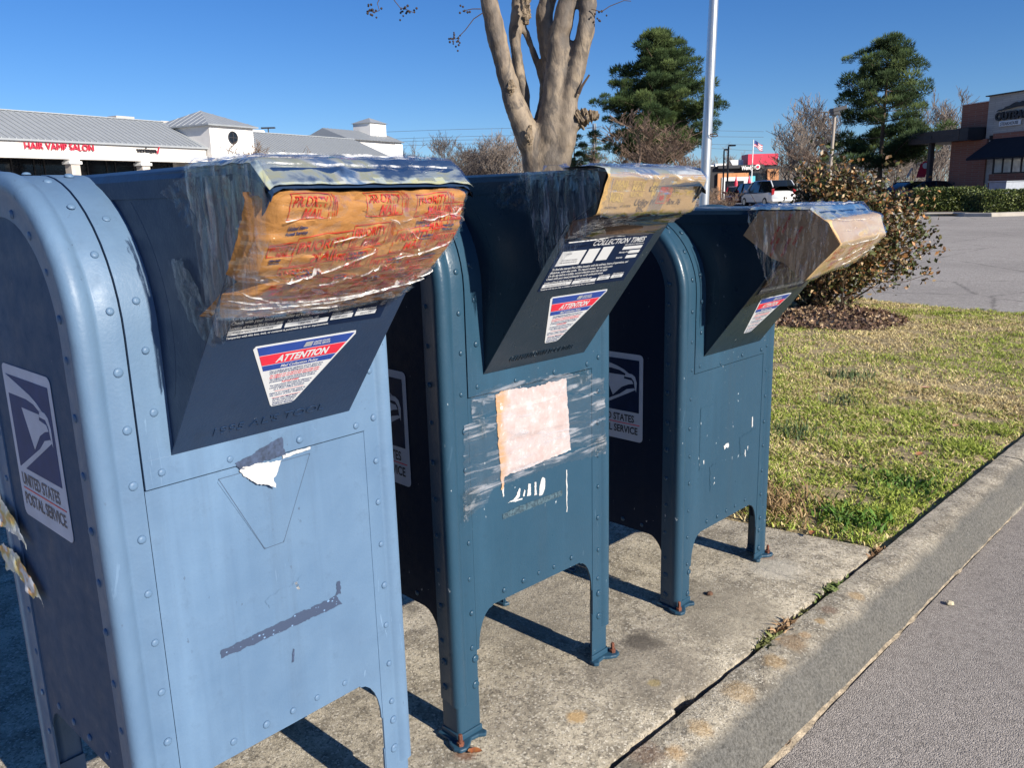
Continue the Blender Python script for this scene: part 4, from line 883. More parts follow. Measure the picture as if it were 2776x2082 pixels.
# folds in the clear wrap, their highlights painted on as diffuse white
def fold_mat():
    q = NT('white_fold_highlight'); q.n.remove(q.b); n = q.noise(40, 4, .7); tr = q.node('ShaderNodeBsdfTransparent'); df = q.node('ShaderNodeBsdfDiffuse'); df.inputs[0].default_value = (.8, .79, .77, 1)
    gl = q.node('ShaderNodeBsdfGlossy'); gl.inputs['Roughness'].default_value = .22; m1 = q.node('ShaderNodeMixShader'); m2 = q.node('ShaderNodeMixShader')
    q.lk(q.ramp(n, [(.42, .0), (.62, .6)]), m1.inputs[0]); q.lk(tr.outputs[0], m1.inputs[1]); q.lk(df.outputs[0], m1.inputs[2]); m2.inputs[0].default_value = .05; q.lk(m1.outputs[0], m2.inputs[1]); q.lk(gl.outputs[0], m2.inputs[2]); q.lk(m2.outputs[0], q.out.inputs[0]); return q.m
m_fold = fold_mat()
def folds(F, par, lines, seed):
    rr = random.Random(seed)
    for (u0, v0, u1, v1, bow, w) in lines:
        mb = MB(); n = 26; A = []; B = []; Cn = []
        for i in range(n+1):
            t = i/n; u = u0+(u1-u0)*t; v = v0+(v1-v0)*t+bow*math.sin(math.pi*t)+.010*nz(t*5, seed+u0*9); ww = .42*w*math.sin(math.pi*t)**.6*(1+.7*nz(t*9, u0*7))
            cl_ = lambda x: min(.995, max(.005, x))
            A.append(F(cl_(u), cl_(v-ww), .0025)); Cn.append(F(cl_(u), cl_(v), .0045)); B.append(F(cl_(u), cl_(v+ww), .0025))
        mb.loft([A, Cn, B], False); mb.build('fold_highlight', m_fold, par, smooth=70)
folds(F1b, cv1, [(.12, .58, .52, .38, .02, .010), (.02, .74, .70, .80, .05, .012), (.03, .82, .95, .70, .10, .012), (.30, .62, .62, .50, .02, .007), (.08, .16, .26, .15, .01, .012), (.02, .68, .25, .86, -.02, .008), (.60, .20, .95, .14, .02, .007), (.40, .12, .72, .30, .0, .006), (.55, .86, .98, .60, .04, .014), (.10, .90, .55, .93, .02, .010), (.82, .06, .95, .22, .02, .010), (.05, .50, .18, .60, .02, .008), (.30, .30, .50, .24, .01, .005), (.65, .45, .92, .36, .02, .006)], 1)
folds(surf_fn(S2, .0035), cv2, [(.02, .46, .06, .95, .0, .02), (.10, .42, .50, .44, .01, .008), (.55, .43, .95, .46, .0, .008), (.93, .5, .97, .95, .0, .02)], 2)
folds(surf_fn(S2b, .006), cv2, [(.02, .88, .60, .92, -.04, .02)], 5)
folds(surf_fn(S3, .0035), cv3, [(.05, .20, .95, .22, .03, .012), (.10, .46, .90, .45, .02, .008), (.10, .32, .45, .30, .02, .010), (.2, .70, .6, .60, .02, .008), (.5, .85, .95, .66, .02, .010)], 3)
HF = lambda a, b, o=0: HOOD(a, b, o+.002)
folds(HF, cv1, [(.05, .45, .95, .42, .04, .014), (.1, .75, .6, .70, .03, .012), (.5, .62, .98, .60, .03, .012), (.02, .88, .9, .90, .0, .012)], 4)
folds(HF, cv3, [(.05, .35, .95, .32, .04, .016), (.05, .60, .95, .55, .05, .018), (.1, .80, .9, .78, .02, .014)], 6)
# ------------------------------------------------------------------ trees
def bark_mat(name, cols, sc=5, bump=.3, stretch=.35, patch=None):
    q = NT(name); n1 = q.noise(sc, 5, .6, q.mapv((1, 1, stretch))); n2 = q.noise(sc*8, 4, .65, q.mapv((1, 1, .5)))
    b = q.ramp(n1, cols); b = q.mix(q.math('MULTIPLY', q.ramp(n2, [(.5, 0), (.72, 1)]), .4), b, [a*.45 for a in cols[0][1]])
    if patch:
        b = q.mix(q.math('MULTIPLY', q.ramp(q.noise(9, 5, .65, q.mapv((1, 1, .45), (4, 2, 7)), .8), [(.49, 0), (.56, 1)]), .85), b, patch)
        b = q.mix(q.math('MULTIPLY', q.ramp(q.noise(3, 4, .6, q.mapv((1, 1, .5), (1, 8, 3))), [(.45, 0), (.62, 1)]), .5), b, [a*1.2 for a in patch])
    return q.set(b, .7, q.bump(q.math('ADD', n1, q.math('MULTIPLY', n2, .4)), bump, .03))
m_myrtle = bark_mat('smooth_mottled_bark', [(.30, (.08, .064, .05)), (.40, (.17, .13, .095)), (.48, (.29, .225, .155)), (.56, (.21, .165, .12)), (.62, (.13, .107, .085)), (.70, (.31, .265, .205))], 5.5, .45, .35, (.085, .07, .058))
m_burr = bark_mat('rough_burr_bark', [(.3, (.10, .075, .05)), (.5, (.26, .19, .12)), (.7, (.36, .28, .2))], 22, 1.0, 1)
m_twig = flat('dark_twig', (.07, .045, .03), .8, var=.3, sc=20)
m_pod = flat('dry_seed_pod', (.035, .022, .02), .8, var=.4, sc=40)
m_bare = flat('bare_grey_bark', (.19, .155, .13), .9, var=.3, sc=.8)
m_bare2 = flat('bare_brown_twigs', (.17, .115, .08), .9, var=.3, sc=.8)
m_bare3 = flat('bare_pale_twigs', (.20, .17, .145), .9, var=.25, sc=.8)
m_pinebark = flat('pine_bark', (.10, .065, .045), .9, var=.35, sc=2)
q = NT('leaf_colours'); _a = q.node('ShaderNodeVertexColor'); _a.layer_name = 'col'
m_leaf = q.set(_a.outputs[0], .5, spec=.35)
q = NT('needle_colours'); _a = q.node('ShaderNodeVertexColor'); _a.layer_name = 'col'
m_needle = q.set(_a.outputs[0], .7, spec=.15)
# ---- crape myrtle behind the mailboxes, traced stems at about 5.5 m
DT = 5.5
def Z(x, y, dd=0): return at(900+x/2.602, y/2.602, DT+dd)
def wpx(w): return w/2.602/FPX*DT/2
myr = empty('crape_myrtle_tree', tuple(at(1490, 760, DT).xy)+(.02,), label='smooth tan multi-stemmed bare tree behind the middle mailbox', cat='tree')
base = Vector(myr.location)
stems = [
 ([(1500, 1900), (1490, 1500), (1440, 1240), (1400, 1020), (1335, 850), (1265, 650), (1205, 430), (1150, 200), (1110, 0), (1070, -200), (1000, -500), (900, -900)], [170, 150, 150, 165, 150, 132, 122, 128, 120, 110, 90, 60], -.02),
 ([(1480, 1500), (1400, 1000), (1370, 850), (1345, 620), (1312, 450), (1290, 250), (1310, 60), (1330, -120), (1300, -500), (1330, -900)], [120, 100, 92, 84, 76, 84, 96, 90, 70, 40], .12),
 ([(1450, 1000), (1445, 880), (1485, 640), (1480, 545), (1400, 310), (1358, 190), (1340, 80)], [60, 52, 44, 50, 46, 44, 40], .16),
 ([(1530, 1900), (1530, 1500), (1530, 1240), (1550, 950), (1570, 700), (1585, 450), (1610, 250), (1645, 60), (1690, -120), (1740, -500), (1800, -1000)], [260, 250, 235, 235, 180, 150, 138, 140, 130, 100, 60], 0),
 ([(1560, 620), (1545, 450), (1510, 250), (1500, 90), (1530, -80), (1480, -500)], [120, 125, 112, 118, 110, 70], .10),
 ([(1570, 1500), (1590, 1240), (1650, 950), (1672, 700), (1735, 460), (1785, 220), (1808, 20), (1840, -150), (1950, -500), (2050, -900)], [150, 140, 165, 130, 118, 116, 110, 100, 80, 50], -.04),
 ([(1620, 940), (1690, 885), (1750, 850)], [150, 120, 100], -.05)]
mb = MB()
def smooth_path(P, Wd, k=5):
    P = [Vector(p) for p in P]; out = []; w = []
    for i in range(len(P)-1):
        p0, p1, p2, p3 = P[max(i-1, 0)], P[i], P[i+1], P[min(i+2, len(P)-1)]
        for j in range(k):
            t = j/k; out.append(.5*((2*p1)+(p2-p0)*t+(2*p0-5*p1+4*p2-p3)*t*t+(3*p1-p0-3*p2+p3)*t**3)); w.append(Wd[i]+(Wd[i+1]-Wd[i])*t)
    return out+[P[-1]], w+[Wd[-1]]
for pts, ws, dd in stems:
    P, w = smooth_path([Z(x, y, dd)-base for x, y in pts], [wpx(a) for a in ws])
    w = [a*(1+.10*nz(p.x*6, p.y*6, p.z*5)+.05*nz(p.x*20, 0, p.z*16)) for a, p in zip(w, P)]
    mb.tube(P, w, 14)
tr = mb.build('trunk', m_myrtle, myr, smooth=180)
rm = tr.modifiers.new('r', 'REMESH'); rm.mode = 'VOXEL'; rm.voxel_size = .014; rm.use_smooth_shade = True
sm = tr.modifiers.new('s', 'SMOOTH'); sm.iterations = 6; sm.factor = .5
tx = bpy.data.textures.new('bark_lumps', 'CLOUDS'); tx.noise_scale = .09
dm = tr.modifiers.new('d', 'DISPLACE'); dm.texture = tx; dm.strength = .02; dm.texture_coords = 'LOCAL'
def lump(pts, ws, dd, amp, name='burr'):
    P, w = smooth_path([Z(x, y, dd)-base for x, y in pts], [wpx(a) for a in ws], 6); mb = MB(); n_ = 14; rings = []
    for i, (p, r_) in enumerate(zip(P, w)):
        t = (P[min(i+1, len(P)-1)]-P[max(i-1, 0)]).normalized(); a = t.orthogonal().normalized(); b = t.cross(a)
        rings.append([p+(a*math.cos(2*math.pi*j/n_)+b*math.sin(2*math.pi*j/n_))*r_*(1+amp*nz(j*1.7, i*.9, p.x*30)) for j in range(n_)])
    mb.loft(rings, True, True); mb.build(name, m_burr, myr, smooth=25)
lump([(1730, 855), (1770, 830), (1830, 815), (1885, 820)], [115, 105, 78, 28], -.06, 1.0)
lump([(1260, 560), (1265, 620), (1265, 680)], [30, 62, 20], -.07, .7)
lump([(1360, -40), (1365, 60), (1370, 170)], [60, 66, 40], .0, .8)
lump([(1400, 880), (1390, 960), (1400, 1020)], [20, 52, 20], -.14, .6)
def podtwig(pts, pods, dd=-.1, r0=7):
    P = [Z(x, y, dd)-base for x, y in pts]; mb = MB(); mb.tube(P, [wpx(r0*(1-.5*i/len(P))) for i in range(len(P))], 5); tw = mb.build('seed_twig', m_twig, myr)
    mbp = MB(); rr = random.Random(len(pts)+int(pts[0][0]))
    for (x, y) in pods:
        for k in range(9):
            c = Z(x+rr.gauss(0, 26), y+rr.gauss(0, 22), dd+rr.uniform(-.02, .02))-base; rd = wpx(rr.uniform(11, 17))
            mbp.lathe([(rd*.3, -rd), (rd*.9, -rd*.4), (rd, .2*rd), (rd*.5, rd*.9)], 6, tuple(c))
    mbp.build('seed_pods', m_pod, tw, kind='stuff')
podtwig([(1060, 90), (1000, 130), (940, 210), (880, 270), (845, 275)], [(850, 265), (880, 300)])
podtwig([(1050, 60), (990, 60), (940, 70)], [(925, 65)])
podtwig([(420, -120), (350, -40), (320, 20), (335, 70), (300, 85), (255, 70)], [(258, 72), (290, 80)])
podtwig([(430, -100), (440, 0), (480, 50), (530, 65), (585, 90)], [(545, 60), (500, 90)])
podtwig([(1830, 60), (1900, 80), (1960, 40), (2060, 0), (2110, 5)], [(1890, 120)])
podtwig([(1740, 660), (1760, 610), (1785, 570), (1815, 525)], [], -.1, 22)
# ---- generic bare tree
def bare_tree_mesh(seed, h, spread, levels=5, r0=None, twigs=True, up=.55):
    rr = random.Random(seed); tk, cr = MB(), MB()
    def rec(p, d, l, r_, lev):
        n = 3; pts = [p]; dd = d.copy()
        for i in range(n):
            dd = (dd+Vector((rr.gauss(0, .12), rr.gauss(0, .12), rr.gauss(0, .08)+.04))).normalized(); pts.append(pts[-1]+dd*l/n)
        (tk if lev < 2 else cr).tube(pts, [max(.013, r_*(1-.45*i/n)) for i in range(n+1)], 6 if lev < 2 else 3, False)
        if lev >= levels: return
        k = rr.choice((2, 3, 3, 4)) if lev > 0 else rr.choice((4, 5, 6))
        for j in range(k):
            t = rr.uniform(.45, 1) if j else 1; q0 = pts[min(n, int(t*n))]
            az = rr.uniform(0, 2*math.pi); out = Vector((math.cos(az), math.sin(az), 0))
            nd = (dd*up+out*spread*rr.uniform(.4, 1)+Vector((0, 0, .25))).normalized()
            rec(q0, nd, l*rr.uniform(.58, .82), r_*.55*rr.uniform(.7, 1), lev+1)
    rec(Vector((0, 0, 0)), Vector((0, 0, 1)), h*.30, r0 or h*.018, 0)
    return tk, cr
def mesh_of(mb, m, name):
    me = bpy.data.meshes.new(name); me.from_pydata([tuple(q_) for q_ in mb.v], [], mb.f); me.update(); me.materials.append(m); return me
protos = []
for i, (sd, h, sp, lv, mm) in enumerate([(1, 9, .75, 6, m_bare), (2, 9, .6, 6, m_bare3), (5, 8, .9, 6, m_bare2), (8, 9, .7, 6, m_bare)]):
    tk, cr = bare_tree_mesh(sd, h, sp, lv); protos.append((mesh_of(tk, mm, 'trunk'), mesh_of(cr, mm, 'crown'), float(np.percentile([q_[2] for q_ in cr.v], 99))))
def bare(pi, u, v_top, dep, label, group=None, rz=0, wide=1.0, base_z=None, cat='tree', name='bare_tree'):
    tk, cr, h = protos[pi]; c = at(u, v_top, dep); g = gz(c.x, c.y) if base_z is None else base_z; s = (c.z-g)/(h*1.02)
    r_ = empty(name, (c.x, c.y, g), rz, label=label, cat=cat, group=group); r_.scale = (s*wide, s*wide, s)
    inst(tk, 'trunk', r_, (0, 0, 0)); inst(cr, 'crown', r_, (0, 0, 0)); return r_
GW = 'bare winter trees in the far wood'
rr = random.Random(3)
LW = 'leafless grey tree in the far wood on the skyline'
for u, v in [(1085, 410), (1110, 395), (1150, 400), (1180, 378), (1215, 385), (1245, 372), (1280, 380), (1320, 388), (1345, 372), (1380, 360), (1400, 395), (1130, 418), (1265, 412), (1300, 410), (1340, 415)]:
    bare(rr.choice((0, 1, 3)), u, v-4, rr.uniform(85, 110), 'leafless grey tree on the skyline between the white mall and the bare trunk', GW, rr.uniform(0, 6), 1.25)
for u, v in [(1600, 400), (1640, 405), (1690, 410), (1880, 420), (1905, 430), (1950, 400), (2480, 380), (2530, 300), (2560, 330)]:
    bare(rr.choice((0, 1, 3)), u, v, rr.uniform(90, 120), 'leafless grey tree on the skyline right of the bare trunk' if u < 2000 else 'leafless grey tree on the skyline beside the steakhouse', GW, rr.uniform(0, 6), 1.2)
bare(2, 1760, 300, 55, 'large brown bare twiggy tree beside the tall dense pine', None, 1, 1.25)
bare(2, 1830, 350, 58, 'smaller brown bare tree at the foot of the dense pine', None, 2.5, 1.4)
bare(2, 1690, 395, 60, 'low rusty brown bare shrub tree left of the dense pine', None, 4, 1.7)
bare(1, 2180, 285, 75, 'tall pale bare tree behind the red-roofed restaurant', None, .6, 1.3)
bare(0, 2225, 272, 78, 'tallest grey bare tree in the clump behind the big shrub', None, 2.0, 1.15)
bare(3, 2150, 330, 72, 'round grey bare tree right of the red sign box', None, 3.6, 1.2)
bare(2, 2195, 400, 60, 'low brown bare tree in front of the grey clump', None, 1.0, 1.6)
bare(1, 2290, 350, 80, 'pale bare tree between the clump and the layered pine', None, 5.0, 1.3)
bare(0, 2440, 400, 70, 'grey bare tree behind the layered pine, right of its trunk', None, 2.2, 1.4)
bare(3, 2350, 420, 66, 'grey bare tree left of the layered pine trunk', None, .9, 1.5)
bare(1, 2490, 430, 72, 'slender bare tree beside the brick restaurant entrance', None, 4.4, 1.4)
bare(0, 2550, 255, 95, 'tall thin bare tree rising behind the brick restaurant', None, 3.3, 1.0)
bare(2, 685, 385, 40, 'small bare crape myrtle in front of the white tower', None, .4, 1.25)
for i, (u, v) in enumerate([(1938, 508), (1952, 535), (1920, 512)]):
    bare(2, u, v, 30+3*i, ['russet bare bush behind the flagpole', 'russet bare bush in front of the red car', 'low russet bush left of the flagpole foot'][i], None, i*2.1, 1.5, None, 'bush', 'bare_bush')
# ---- pines
def pine(label, u, vt, vb, dep, w, seed, layers, trunk_frac, dens=1.0, cone=.6, vis=True):
    rr = random.Random(seed); top = at(u, vt, dep); g = gz(top.x, top.y); H = top.z-g; lo = at(u, vb, dep).z-g
    root = empty('pine_tree', (top.x, top.y, g), 0, label=label, cat='tree', group='tall evergreen pines')
    mb = MB(); TP_ = [Vector((.12*nz(z*.3, seed), .12*nz(z*.3, seed+9), z)) for z in np.linspace(0, H*.97, 10)]; mb.tube(TP_, list(np.linspace(H*.020, H*.004, 10)), 8); mb.build('trunk', m_pinebark, root, smooth=60)
    lm = MB(); V = []; F_ = []; Cl = []
    def tuft_(c, rad, n):
        base_c = rr.choice([(.028, .050, .018), (.045, .072, .024), (.075, .105, .034), (.035, .058, .022)])
        for _ in range(n):
            d = Vector((rr.gauss(0, 1), rr.gauss(0, 1), rr.gauss(.15, .8))); d.normalize(); e = d.copy(); e.z *= .6; p = c+e*rad*rr.random()**.4; l = rad*rr.uniform(.30, .55)
            a = (d+Vector((rr.gauss(0, .4), rr.gauss(0, .4), rr.gauss(.5, .4)))).normalized(); b = a.orthogonal().normalized()*l*.10
            i0 = len(V); V.extend([tuple(p-b), tuple(p+b), tuple(p+a*l)]); F_.append((i0, i0+1, i0+2)); t = rr.uniform(.6, 1.4)*(1.15 if d.z > .2 else .8)  # upward needles lighter, the rest darker: sunlit tops put into the colour
            Cl.extend([tuple(k*t for k in base_c)]*3)
    for z, rad in layers:
        zz = lo+(H-lo)*z; k = max(3, int(5.2*dens*(.5+rad)))
        for j in range(k):
            az = rr.uniform(0, 2*math.pi); L = w*rad*rr.uniform(.55, 1.08); rise = rr.uniform(-.02, .30)*L+cone*.15*L
            p0 = Vector((0, 0, zz-.15*L)); p1 = p0+Vector((math.cos(az)*L, math.sin(az)*L, rise)); md = (p0+p1)/2-Vector((0, 0, .06*L))
            lm.tube([p0, md, p1], [H*.0045, H*.003, H*.0014], 4, False)
            nt = max(1, int(L/(w*.24)))
            for i in range(nt+1):
                t = .42+.58*i/nt; c = p0+(p1-p0)*t+Vector((rr.gauss(0, .06*w), rr.gauss(0, .06*w), rr.gauss(.03*w, .035*w)))
                tuft_(c, w*rr.uniform(.085, .16), int(240*dens))
    for _ in range(4): tuft_(Vector((rr.gauss(0, .05*w), rr.gauss(0, .05*w), H-.05*w*_)), w*.12, 80)
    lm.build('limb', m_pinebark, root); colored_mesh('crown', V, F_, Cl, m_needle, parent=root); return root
pine('tall dense dark pine left of the flagpole', 1785, 88, 430, 66, 4.6, 4, [(0, .62), (.05, .75), (.1, .85), (.17, .9), (.24, .95), (.32, .98), (.4, .95), (.48, .9), (.56, .82), (.64, .72), (.72, .6), (.8, .5), (.88, .36), (.95, .2)], .1, 1.55)
pine('layered pine with open lower limbs behind the leafy shrub', 2410, 115, 440, 62, 4.7, 9, [(0, .55), (.04, .8), (.10, .98), (.17, 1.0), (.27, .60), (.40, .7), (.50, .72), (.58, .66), (.66, .62), (.74, .52), (.82, .46), (.9, .34), (.96, .2)], .2, 1.15)
pine('small dark pine showing right of the bare tree trunk', 1555, 365, 470, 72, 2.4, 14, [(0, .8), (.15, .95), (.3, .9), (.5, .75), (.7, .5), (.88, .3)], .1, .8)
pine('low rounded pine behind the burr of the bare tree', 1610, 360, 450, 80, 2.0, 21, [(0, .8), (.25, .95), (.5, .8), (.75, .5)], .1, .7)
# ---- leafy shrub with bronze winter leaves
sx, sy = -2.45, 6.75
shr = empty('leafy_shrub', (sx, sy, .03), 0, label='large rounded shrub with bronze and green winter leaves on the island', cat='shrub')
rr = random.Random(6); stm = MB(); tips = []
rdir = Vector((math.cos(YAW), math.sin(YAW), 0)); ddir = Vector((-math.sin(YAW), math.cos(YAW), 0))
for i in range(54):
    az = rr.uniform(0, 2*math.pi); sp = rr.uniform(.15, 1)
    tgt = rdir*math.cos(az)*sp*.86+ddir*math.sin(az)*sp*.7+Vector((0, 0, rr.uniform(.55, 1.22)*(1-.40*sp**3)+(.1 if sp < .5 else 0)))
    p0 = Vector((rr.gauss(0, .05), rr.gauss(0, .05), 0)); m_ = p0*.6+tgt*.42+Vector((rr.gauss(0, .06), rr.gauss(0, .06), -.12*sp))
    P, w = smooth_path([p0, m_, tgt], [.016, .010, .004], 4); stm.tube(P, w, 5)
    tips.append(tgt)
    for k in range(7):
        t = rr.choice(P[4:]); q_ = t+Vector((rr.gauss(0, .17), rr.gauss(0, .17), rr.gauss(.06, .13))); stm.tube([t, (t+q_)/2+Vector((0, 0, .02)), q_], [.005, .004, .002], 4, False); tips += [q_, (t+q_)/2, q_+Vector((rr.gauss(0, .07), rr.gauss(0, .07), rr.gauss(0, .07)))]
for (a, b, c) in [(1.02, 0, .72), (1.10, 0, .60), (.98, .1, .85), (-.85, 0, .95), (-.72, 0, 1.15), (.15, 0, 1.32), (-.05, 0, 1.30), (.4, 0, 1.28), (.9, 0, .45), (1.0, -.1, .35), (.85, .1, .25)]:
    t = rdir*a+ddir*b+Vector((0, 0, c)); stm.tube([t*.5+Vector((0, 0, .1)), t*.8, t], [.006, .005, .002], 4, False); tips += [t, t*.93, t*.86+Vector((0, 0, .03)), t*.97+Vector((0, 0, .05))]
stm.build('stems', m_twig, shr)
for i in range(900):
    d = Vector((rr.gauss(0, 1), rr.gauss(0, 1), rr.gauss(0, 1))).normalized()*rr.uniform(.55, 1.0)
    p = rdir*d.x*.86+ddir*d.y*.68+Vector((0, 0, .80+.46*d.z*(1 if d.z > 0 else 1.15)))
    if nz(p.x*3, p.y*3, p.z*3) > -.18: tips.append(p)
V = []; F_ = []; Cl = []; tips = [t for t in tips if (t.z > .28 or rr.random() < .25) and not (t.dot(rdir) < -.40 and t.z > .72) and not (t.dot(rdir) < -.22 and t.z > 1.0)]
def leaf(V, F_, Cl, c, l, rr, cols):
    a = Vector((rr.gauss(0, 1), rr.gauss(0, 1), rr.gauss(.2, .8))).normalized(); n_ = a.orthogonal().normalized(); n_.rotate(Matrix.Rotation(rr.uniform(0, 6.3), 3, a)); b = a.cross(n_)
    i0 = len(V); w = l*.30
    for q_ in (c, c+a*l*.45+b*w+n_*l*.10, c+a*l, c+a*l*.45-b*w+n_*l*.10, c+a*l*.5): V.append(tuple(q_))
    F_.extend([(i0, i0+1, i0+4), (i0+1, i0+2, i0+4), (i0+2, i0+3, i0+4), (i0+3, i0, i0+4)])
    cc = rr.choice(cols); t = rr.uniform(.7, 1.35); Cl.extend([tuple(k*t for k in cc)]*5)
LC = [(.06, .075, .02), (.08, .085, .025), (.12, .075, .03), (.20, .10, .04), (.32, .15, .05), (.08, .05, .025), (.38, .27, .15), (.055, .07, .022), (.10, .09, .03)]
for t in tips:
    for k in range(14): leaf(V, F_, Cl, t+Vector((rr.gauss(0, .055), rr.gauss(0, .055), rr.gauss(0, .05))), rr.uniform(.035, .062), rr, LC)
colored_mesh('foliage', V, F_, Cl, m_leaf, parent=shr)
# mulch bed with chips, fallen leaves
m_mulch = flat('mulch', (.12, .075, .05), .95, var=.6, sc=30, bump=1.0, bs=60)
mb = MB(); mb.grid(lambda u, v: (lambda r_, a: (MC[0]+.66*r_*math.cos(a)*(1+.1*nz(math.cos(a)*2, math.sin(a)*2)), MC[1]+.70*r_*math.sin(a), isl_z(MC[0], MC[1])+.07*(1-r_*r_)-.005+.018*nz(r_*9*math.cos(a), r_*9*math.sin(a))))(v, 2*math.pi*u), 48, 12)
mb.build('mulch_bed', m_mulch, smooth=60, kind='structure')
V = []; F_ = []; Cl = []; rr = random.Random(2)
for i in range(2600):
    a = rr.uniform(0, 6.283); r_ = math.sqrt(rr.random())*1.02
    c = Vector((MC[0]+.66*r_*math.cos(a), MC[1]+.70*r_*math.sin(a), isl_z(MC[0], MC[1])+.07*(1-r_*r_)+.012)); leaf(V, F_, Cl, c, rr.uniform(.02, .05), rr, [(.13, .075, .05), (.09, .05, .035), (.22, .14, .08), (.40, .28, .16)])
colored_mesh('mulch_chips', V, F_, Cl, m_leaf, kind='stuff', label='brown bark chips and dry leaves under the shrub', cat='mulch')
def fallen(x, y, z, l, c, label, seed):
    rr = random.Random(seed); V = []; F_ = []; Cl = []; ang = rr.uniform(0, 6.28); n = 7
    for i in range(n+1):
        t = i/n; w = l*.28*math.sin(math.pi*min(1, t*1.02))**.7; cx, cy = x+math.cos(ang)*l*(t-.5), y+math.sin(ang)*l*(t-.5); zz = z+.003+.15*l*abs(t-.5)+.003*nz(t*5, seed)
        for s in (-1, 0, 1): V.append((cx-math.sin(ang)*w*s, cy+math.cos(ang)*w*s, zz+abs(s)*w*.5)); Cl.append(tuple(k*rr.uniform(.8, 1.2) for k in c))
    for i in range(n):
        for s in range(2): F_.append((i*3+s, i*3+s+1, i*3+s+4)); F_.append((i*3+s, i*3+s+4, i*3+s+3))
    colored_mesh('fallen_leaf', V, F_, Cl, m_leaf, label=label, cat='leaf')
fallen(.045, .005, 0, .035, (.30, .11, .04), 'rusty leaf lying beside the middle mailbox front foot', 1)
fallen(.08, 1.99, .0, .05, (.35, .14, .05), 'orange brown leaf on the grass near the kerb corner', 2)
fallen(-.02, 2.75, .02, .06, (.36, .16, .07), 'orange brown leaf in the grass halfway along the kerb', 3)
fallen(-.05, 3.3, .03, .06, (.42, .26, .13), 'tan leaf in the grass beyond the orange leaf', 4)
fallen(-.45, 4.0, .04, .07, (.45, .30, .18), 'pale tan leaf in the middle of the lawn', 5)
fallen(.03, 1.62, .01, .04, (.32, .12, .05), 'small rust leaf at the end of the pad joint', 6)
fallen(.44, .68, -.13, .035, (.42, .25, .15), 'pinkish leaf in the gutter near the bottom edge', 7)
def stone(x, y, z, s, c, label, seed):
    mb = MB(); mb.lathe([(s*.5, 0), (s*.9, s*.25), (s*.85, s*.6), (s*.4, s*.8)], 7, (x, y, z)); mb.v = [(a+s*.3*nz(a*90, b*90, seed), b+s*.3*nz(b*90, a*90, seed), k) for a, b, k in mb.v]
    mb.build('pebble', flat('pebble_%d' % seed, c, .9), None, label=label, cat='pebble')
stone(.475, 1.70, -.134, .014, (.62, .54, .36), 'pale yellow pebble on the asphalt by the gutter', 1)
stone(.01, 1.0, 0, .012, (.14, .07, .04), 'rusty dark nut lying by the farthest mailbox foot', 2)
# ------------------------------------------------------------------ flagpole close by
m_alu = NT('brushed_aluminium'); _n = m_alu.noise(30, 3, .6, m_alu.mapv((1, 1, .05))); m_alu = m_alu.set(m_alu.mix(_n, (.50, .51, .52), (.66, .67, .68)), .38, None, .85)
fp = at(1908, 552, 9); fpt = at(1935, 0, 9); g = .04
ax = (fpt-fp).normalized(); b0 = fp-ax*((fp.z-g)/ax.z)
pole = empty('flagpole', tuple(b0), 0, label='bare silver metal flagpole standing left of the leafy shrub', cat='flagpole')
L = lambda p: Vector(p)-b0
mb = MB(); mb.tube([L(b0), L(fp), L(fpt), L(fpt+ax*4.5)], [.056, .053, .047, .036], 20); mb.build('shaft', m_alu, pole, smooth=60)
mb = MB(); mb.lathe([(.13, 0), (.12, .03), (.07, .05), (.06, .09)], 20); mb.build('base_flange', m_alu, pole, smooth=40)
cl = at(1932, 364, 8.93); mb = MB(); mb.tube([L(cl)+rdir*-.03, L(cl)+rdir*.0+Vector((0, 0, .008)), L(cl)+rdir*.045, L(cl)+rdir*.055-Vector((0, 0, .012)), L(cl)+rdir*.03-Vector((0, 0, .022)), L(cl)-rdir*.02-Vector((0, 0, .012))], .006, 6); mb.build('cleat', m_twig, pole)
mb = MB(); mb.tube([L(cl)-rdir*.028+Vector((0, 0, z)) for z in (0, .7, 1.6, 3, 5)], .003, 5); mb.build('halyard', m_alu, pole)
# ------------------------------------------------------------------ strip mall on the left
m_stucco = flat('white_stucco', (.74, .71, .67), .9, var=.05, sc=1.5, bump=.2, bs=30)
m_stucco2 = flat('cream_sign_band', (.66, .62, .57), .9, var=.05, sc=1.0)
m_trim = flat('white_trim', (.80, .79, .77), .7, var=.03, sc=2)
m_metalroof = flat('grey_metal_roof', (.30, .32, .335), .5, .1, var=.06, sc=1.2)
m_seam = flat('grey_roof_seam', (.36, .38, .395), .45, .1, var=.05, sc=2)
m_glass = flat('dark_shop_glass', (.012, .016, .024), .12, var=.2, sc=1, spec=.6)
m_stone = flat('pale_column_stone', (.50, .45, .40), .9, var=.08, sc=3)
m_dark = flat('dark_grey_metal', (.035, .035, .04), .5, var=.2, sc=3)
m_signred = flat('sign_red', (.62, .03, .07), .5, var=.06, sc=3)
m_signblk = flat('sign_black', (.02, .02, .025), .5, var=.1, sc=3)
m_green = flat('sign_green', (.03, .28, .06), .5, var=.1, sc=3)
MP = np.array([-52.95, 11.71]); MD = np.array([-.288, .958])/math.hypot(.288, .958); MN = np.array([MD[1], -MD[0]])
mall = empty('strip_mall', (MP[0], MP[1], 0), 0, label='long white strip mall with grey standing-seam roof and a square tower', cat='building')
def MF(s, o, z): return (MD[0]*s+MN[0]*o, MD[1]*s+MN[1]*o, z)
def back(s, z, o):                # slide a point of the facade plane along the view ray to offset o
    P = np.array([MP[0]+MD[0]*s, MP[1]+MD[1]*s, z]); d = P-CAM; k = ((MP-CAM[:2])@MN+o)/(d[:2]@MN); Q = CAM+d*k
    return float((Q[:2]-MP)@MD), float(Q[2])
